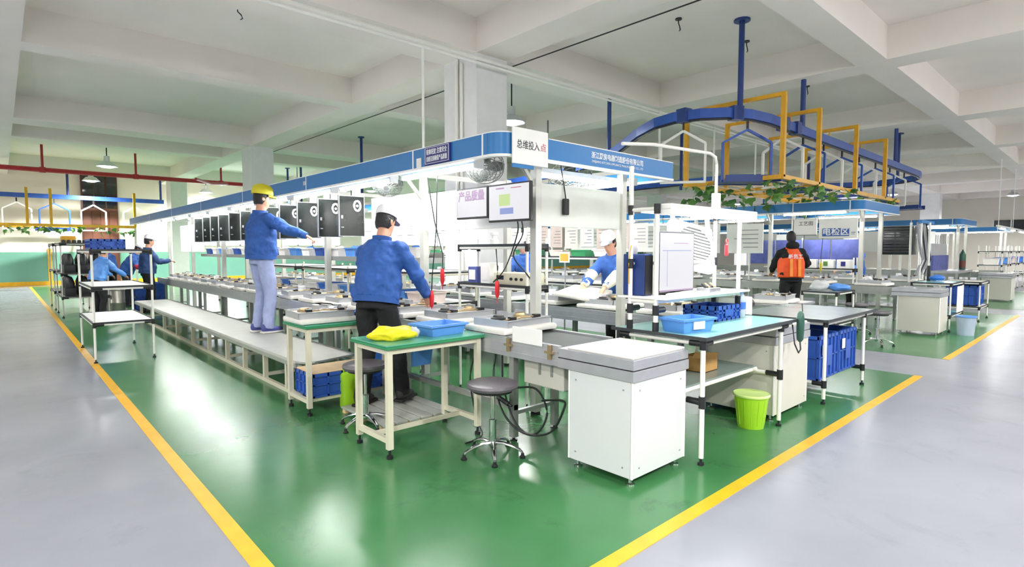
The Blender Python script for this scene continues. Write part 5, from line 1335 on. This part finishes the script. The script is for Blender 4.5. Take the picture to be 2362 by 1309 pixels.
# ================================================================ CLUTTER AND BACKGROUND
# duckboard under the bending worker
t = thing('duckboard', 'low grey slatted duckboard under the bending worker\'s feet', 'duckboard', (2.5, 4.4, 0))
for i in range(6): part('slat', 'bench_sheet', t, (2.2 + i * .12, 3.92, .032, 2.2 + i * .12 + .1, 4.68, .052), c=.003)
for y in (3.96, 4.28, 4.6): part('bearer', 'wood_board', t, (2.2, y, 0, 2.9, y + .05, .032))
t = thing('jerry_can', 'lime green jerry can behind the rear stool', 'canister', (2.31, 4.64, 0))
MB().cbox(2.24, 4.69, 0, 2.38, 4.71 + .1, .34, .025).build('body', 'lime_plastic', t); MB().tube([(2.27, 4.76, .34), (2.27, 4.76, .4), (2.35, 4.76, .4), (2.35, 4.76, .34)], .012, 8).build('handle', 'lime_plastic', t); MB().cyl((2.31, 4.73, .34), (2.31, 4.73, .37), .02, 10).build('cap', 'lime_clear', t)
for k, y in enumerate((4.72, 5.12)):
    bin_open('deep blue bin on the lower rails under the near conveyor, %s from front' % ORD[k], 3.06, y + .18, .285, .36, .34, .26, ('bin_light_blue', 'bin_mid_blue')[k], 0, 'bins under the near conveyor')
crate('blue tray crate on the shelf rails behind the rear green table', 2.2, 5.28, .37, .46, .2, .16, 'crate_blue') if False else None

# left aisle extras
crate('blue crate lying on top of the empty left pipe rack', .93, 9.6, 1.462, .38, .6, .14, 'crate_blue')
tag(MB().cbox(1.02, 15.9, 1.601, 1.27, 16.3, 1.76, .01).build('carton', 'yellow_tube'), 'yellow box on top of the far black parts rack', 'box')
crate('blue crate beyond the bench end, lower one', 2.35, 15.75, 0, .6, .4, .33, 'crate_blue', 'crates beyond the bench end'); crate('blue crate beyond the bench end, upper one', 2.35, 15.75, .331, .6, .4, .33, 'crate_blue', 'crates beyond the bench end')
t = thing('steel_drum', 'brushed steel drum on the green floor beyond the left rack', 'drum', (1.9, 15.4, 0))
MB().lathe((0, 0, 0), [(.17, 0), (.18, .02), (.18, .25), (.185, .26), (.18, .27), (.18, .52), (.17, .55), (0, .55)], 24).build('body', 'keg_steel', t, local=True); MB().lathe((0, 0, 0), [(.186, .53), (.19, .55), (.18, .565)], 24).build('rim', 'keg_steel', t, local=True)
blob('waste_sack', 'black sack beside the steel drum', 'sack', (1.55, 15.75, 0), .16, .16, .22, 'black_plastic', 12, .2) if False else None

# racks with white parts beyond the second conveyor
for k, (y0, y1) in enumerate(((4.9, 6.3), (6.6, 8.0), (8.3, 9.7))):
    pipe_rack('pipe_rack', 'pipe rack with white parts beyond the second conveyor, %s from front' % ORD[k], 6.35, 6.95, y0, y1, 1.5, (.5, .95, 1.35))
    for s_, z in enumerate((.5, .95)):
        for j in range(2):
            foam_pad('foam pad stacked in the %s rack beyond the second conveyor, %s shelf, %s' % (ORD[k], ('low', 'high')[s_], ('near end', 'far end')[j]), 6.65, y0 + .36 + j * .68, z + .001, 0, .5, .6, 'foam pads in the back racks')
            dup((cts[2], c3)[j], (6.65, y0 + .36 + j * .68, z + .052), 1.57, 'cooktop unit in the %s back rack, %s shelf, %s' % (ORD[k], ('low', 'high')[s_], ('near end', 'far end')[j]), 'cooktop units in the back racks')
    for j in range(3):
        bin_open('bin on top of the %s back rack, %s from front' % (ORD[k], ORD[j]), 6.65, y0 + .25 + j * .45, 1.352, .4, .3, .1, ('paper', 'green_edge', 'paper_pink')[(j + k) % 3], 0, 'bins on the back racks')
# instruction papers hung in a row
t = thing('paper_line', 'steel wire carrying instruction sheets beyond the second conveyor', 'wire', (7.05, 5, 1.85)); MB().cyl((7.05, 4.6, 1.86), (7.05, 10, 1.86), .006, 6).build('wire', 'aluminium_dull', t)
for y in (4.65, 7.3, 9.95): MB().cyl((7.05, y, .0), (7.05, y, 1.9), .014, 8).build('post', 'pipe_white', t)
rr = random.Random(11)
for i in range(15):
    y = 4.75 + i * .34
    o = tag(MB().box(7.04, y, 1.5 + rr.uniform(-.04, .02), 7.046, y + .28, 1.85).build('instruction_sheet', ('paper', 'paper_pink', 'paper_pink', 'white_board')[i % 4]), 'instruction sheet hung beyond the second conveyor, %s from the right' % ORD[i], 'sheet', 'hung instruction sheets')
    b = MB()
    for k in range(5): b.box(7.037, y + .04, 1.56 + k * .05, 7.04, y + .04 + rr.uniform(.08, .2), 1.57 + k * .05)
    b.build('print', 'ink_grey', o)
t = tag(MB().box(5.62, 5.02, 1.28, 5.63, 5.2, 1.42).build('notice_card', 'paper'), 'small red-printed card above the second conveyor', 'card')
MB().box(5.617, 5.04, 1.3, 5.62, 5.18, 1.4).build('print', 'vest_stripe', t)
MB().cyl((5.64, 5.11, 0), (5.64, 5.11, 1.42), .008, 6).build('stick', 'aluminium_dull', t)
# tilted foam tray in front of the reaching worker
o = foam_pad('thick white foam tray tilted in front of the reaching worker', 5.05, 4.28, .92, .3, .6, .5); o.rotation_euler = (.12, -.1, .3)

# cart with foam and unit behind the grey right table
t = thing('parts_cart', 'low steel cart behind the right grey table', 'cart', (7.45, 3.05, 0))
part('deck', 'steel_sheet', t, (7.0, 2.75, .74, 7.95, 3.35, .77), c=.004)
for x in (7.04, 7.87):
    for y in (2.79, 3.28): MB().box(x, y, .06, x + .035, y + .035, .74).build('leg', 'aluminium_dull', t); MB().cyl((x + .0175, y, .03), (x + .0175, y + .03, .03), .03, 12).build('caster', 'black_rubber', t)
foam_pad('foam pad on the steel cart behind the right grey table', 7.4, 3.05, .771, .1, .6, .46); dup(cts[2], (7.4, 3.05, .822), .15, 'cooktop unit on the steel cart behind the right grey table', 'cooktop units on the lines')
blob('cloth', 'crumpled pale blue cloth on the steel cart', 'cloth', (7.85, 3.15, .772), .09, .13, .05, 'bin_light_blue', 21, .3)

# small table in the aisle with bags
t = pipe_rack('pipe_table', 'small pipe table with plastic bags before the orange-vested worker', 9.55, 10.35, 3.0, 3.5, .78, (.3, .79), 'table', 'grey_laminate')
blob('plastic_bag', 'bright blue plastic bag on the small aisle table', 'bag', (10.05, 3.12, .797), .2, .11, .06, 'bin_light_blue', 31, .3, -.4)
blob('plastic_bag', 'clear plastic bag on the small aisle table', 'bag', (9.85, 3.35, .797), .16, .12, .09, 'clear_bag', 32, .3)
for k in range(3): tag(MB().lathe((9.7 + k * .1, 3.2, .301), [(.035, 0), (.035, .18), (.015, .22), (.015, .25), (0, .25)], 12).build('spray_bottle', ('paper', 'comp_dark', 'paper')[k]), 'bottle under the small aisle table, %s from left' % ORD[k], 'bottle', 'bottles under the small aisle table')

# second group: boards, signs, equipment
t = thing('area_sign', 'white area sign with blue framed characters over the second lines', 'sign', (11.72, 3.7, 1.67))
MB().cbox(11.69, 3.36, 1.67, 11.73, 4.02, 2.05, .005).build('board', 'white_board', t)
for k, ch in enumerate('电检区'):
    yc = 3.88 - k * .155
    part('blue_tile', 'ink_blue', t, (11.684, yc - .075, 1.71, 11.69, yc + .075, 1.86)); text(ch, .15, 'text_white', t, (11.683, yc, 1.785), (0, -1, 0), (0, 0, 1), bold=.003)
part('print_line', 'ink_grey', t, (11.686, 3.39, 1.77, 11.69, 3.46, 1.785), (11.686, 3.4, 1.74, 11.69, 3.46, 1.75))
t = thing('area_sign', 'white framed board left of the blue character sign', 'sign', (11.72, 4.25, 1.74)); MB().cbox(11.69, 4.06, 1.74, 11.72, 4.5, 2.05, .004).build('board', 'white_board', t); part('frame_edge', 'comp_dark', t, (11.686, 4.49, 1.74, 11.692, 4.5, 2.05)); part('frame_edge', 'comp_dark', t, (11.686, 4.06, 1.735, 11.692, 4.5, 1.745))
for yy in (4.1, 4.46): MB().cyl((11.715, yy, 2.05), (11.74, yy, 2.24), .006, 6).build('hanging_rod', 'comp_dark', t)
text('工艺图', .09, 'ink_black', t, (11.687, 4.26, 1.96), (0, -1, 0), (0, 0, 1), fit=.26)
for k, (y0, y1, z0, z1) in enumerate(((5.1, 5.9, 1.38, 2.0), (6.05, 7.0, 1.38, 2.02), (7.3, 8.6, 1.4, 2.02), (8.9, 10.4, 1.4, 2.02))):
    o = board('white process board over the second lines, %s from the blue character sign' % ORD[k], (11.72, y0, z0, 11.74, y1, z1), rods=True); b = MB()
    for j in range(5): b.box(11.714, y0 + .1, z0 + .12 + j * .09, 11.719, y0 + .1 + (y1 - y0) * rr.uniform(.3, .75), z0 + .135 + j * .09)
    b.build('print', 'ink_grey', o)
t = thing('screen_curtain', 'dark blue screen panels behind the second lines\' instruments', 'screen', (12.45, 4.2, 1.1))
for k in range(4): MB().cbox(12.42, 3.5 + k * .55, 1.15, 12.45, 3.5 + k * .55 + .53, 1.66, .01).build('sheet', 'curtain_blue', t)
for y in (3.48, 4.6, 5.72): MB().cyl((12.46, y, 0), (12.46, y, 1.7), .016, 8).build('post', 'pipe_white', t)
t = pipe_rack('pipe_rack', 'pipe shelf with white instruments before the blue screen', 12.2, 12.4, 3.55, 4.55, 1.3, (1.08,), board='grey_laminate')
for k in range(3):
    q = thing('test_instrument', 'white test instrument before the blue screen, %s from the right' % ORD[k], 'instrument', (12.3, 3.7 + k * .32, 1.081)); MB().cbox(12.22, 3.6 + k * .32, 1.081, 12.38, 3.86 + k * .32, 1.26, .008).build('case', 'white_board', q); part('display', ('plaque_purple', 'leaf_green', 'comp_dark')[k], q, (12.214, 3.7 + k * .32, 1.13, 12.22, 3.78 + k * .32, 1.22))
driver('red power screwdriver hanging right of the orange-vested worker', (11.8, 4.35, .98), (11.95, 4.35, 2.16)); driver('yellow power screwdriver hanging near the area sign', (11.8, 4.0, 1.0), (11.95, 4.0, 2.16), 'cap_yellow')
# machine with hoses at the front end of the second lines
t = thing('leak_test_station', 'dark test cabinet with hanging hoses at the second lines\' end', 'machine', (13.6, 3.1, .8))
MB().cbox(14.0, 3.0, 1.35, 14.35, 3.55, 1.95, .01).build('cabinet', 'panel_black', t)
for k in range(9): part('louvre', 'comp_dark', t, (13.992, 3.03, 1.4 + k * .06, 14.0, 3.52, 1.43 + k * .06))
for k, (x, y) in enumerate(((13.45, 2.75), (13.6, 2.95), (13.9, 2.7), (14.2, 2.85))): MB().cyl((x, y, .8), (x, y, 2.0), .022, 8).build('pole', 'pipe_white', t)
for k in range(6):
    x = 13.4 + k * .13; MB().tube([(x, 2.8, 2.0), (x - .05 + .03 * (k % 3), 2.75, 1.6), (x + .08, 2.72, 1.25), (x - .02, 2.8, .95)], .024, 7).build('hose', ('ink_grey', 'aluminium_dull', 'comp_dark')[k % 3], t)
part('head_bar', 'blue_fascia', t, (13.35, 2.72, 1.98, 14.4, 2.78, 2.04)); part('leg_post', 'comp_dark', t, (13.05, 2.5, .8, 13.1, 2.55, 1.15))
blob('cloth', 'bright blue cloth at the front of the second lines', 'cloth', (13.1, 2.4, .872), .18, .12, .06, 'bin_mid_blue', 41, .3)
def pipe_bench(lb, x0, x1, y0, y1, h, top):
    return pipe_rack('pipe_table', lb, x0, x1, y0, y1, h - .01, (.3, h), 'table', top)
pipe_bench('pipe table with hoses machine beside the beige cabinet at right', 12.3, 13.4, 2.05, 2.62, .86, 'teal_laminate'); pipe_bench('farther pipe table with blue crate at the right', 14.5, 15.5, 1.95, 2.6, .8, 'offwhite_panel')
crate('blue crate under the farther right pipe table', 14.6, 2.0, .322, .7, .5, .4, 'crate_blue')
board('white side panel hung on the pipe table right of the beige cabinet', (12.55, 1.99, .33, 13.0, 2.0, .8), 'white_board', 'side_board')
t = thing('waste_bin', 'pale translucent waste bin beside the beige cabinet', 'bin', (12.05, 1.78, 0)); MB().lathe((0, 0, 0), [(0, .004), (.11, .004), (.115, 0), (.14, .32), (.146, .33), (.134, .33), (.108, .012), (0, .012)], 24).build('body', 'screen_blue' if False else 'clear_bottle', t, local=True); MB().lathe((0, 0, 0), [(.138, .31), (.15, .315), (.15, .335), (.138, .335)], 24).build('rim', 'bin_light_blue', t, local=True)
st2 = dup(st, (9.2 + .6, 2.5, 0), 1.2, 'round grey stool in the aisle before the second lines'); st2 = dup(st, (10.9, 3.1, 0), .2, 'round grey stool beside the second lines\' conveyor')
# far group boards and machines
for k, x in enumerate((20.87, 22.4)):
    for j, y in enumerate((4.2, 6.4, 8.6)):
        board('white process board over the farthest lines, %s line, %s from front' % (('near', 'far')[k], ORD[j]), (x, y, 1.4, x + .02, y + 1.7, 2.05), rods=True)
t = thing('test_bench', 'grey test bench with blue skirt at the far right', 'bench', (18.6, 3.4, 0)); part('table_top', 'steel_sheet', t, (18.3, 2.9, .84, 20.2, 3.5, .9)); part('skirt', 'curtain_blue', t, (18.3, 3.45, .9, 20.2, 3.5, 1.3)); part('back_panel', 'tray_grey', t, (18.3, 3.5, .9, 20.2, 3.55, 1.62))
for x in (18.33, 20.1):
    for y in (2.93, 3.43): MB().box(x, y, 0, x + .05, y + .05, .84).build('leg', 'aluminium_dull', t)
for k in range(7):
    x = 18.5 + k * .25; MB().cyl((x, 3.45, 1.62), (x, 3.45, 1.85), .012, 6).build('hook_rod', 'aluminium_dull', t)
t = thing('gas_cylinder', 'brown and green gas cylinder on the far test bench', 'cylinder', (20.0, 3.1, .9)); MB().lathe((20.0, 3.1, .901), [(.07, 0), (.075, .02), (.075, .42), (.04, .5), (.02, .52), (.02, .56), (0, .56)], 16).build('body', 'hose_green', t); MB().lathe((20.0, 3.1, .901), [(.0765, .05), (.0765, .25)], 16).build('band', 'brown_wood', t)

# farther lines seen past the right edge
frame4 = overhead_frame(26.6, 13.0, 'farthest pale blue fascia light frame near the end wall', posts=(3.42, 5.15))
for i in range(3): dup(tl, (29.6, 3.9 + i * 1.6, 2.165), label='tube light near the end wall, %s from front' % ORD[i])
for i in range(5): dup(tl, (25.2 + i * 2.6, 2.9, 2.165), PI / 2, 'crosswise tube light at the far right, %s from left' % ORD[i])
t = thing('lamp_rail', 'white lamp rail carrying the crosswise tube lights at far right', 'rail', (30, 2.9, 2.2)); part('rail', 'fascia_white', t, (24.2, 2.87, 2.226, 37, 2.93, 2.27))
for x in (24.5, 28, 31.5, 36.5): MB().cyl((x, 2.9, 2.27), (x, 2.9, ZS), .012, 6).build('rod', 'fascia_white', t)
for k, x in enumerate((24.3, 26.4, 28.6, 31.0, 33.5)):
    pipe_rack('pipe_rack', 'far right pipe rack with bins, %s beyond the farthest cabinet' % ORD[k], x, x + 1.5, 2.75, 3.35, 1.6, (.5, .95, 1.4))
    for j in range(3):
        bin_open('bin on the %s far right rack, %s from left' % (ORD[k], ORD[j]), x + .28 + j * .46, 3.05, .951, .38, .4, .22, ('paper', 'bin_light_blue', 'paper_pink', 'bin_mid_blue')[(j + k) % 4], 0, 'bins on the far right racks')
k = 9
for y in (-4, -.5, 3, 6.5, 10):
    wn = structure('window_%d' % k, 'dark_glass', (43.64, y, 2.55, 43.68, y + 2.4, 3.2), label='high dark window in the right end wall'); k += 1
    for i in range(4): structure('window_frame', 'fascia_white', (43.6, y + i * .8 - .03, 2.5, 43.7, y + i * .8 + .03, 3.25), parent=wn)
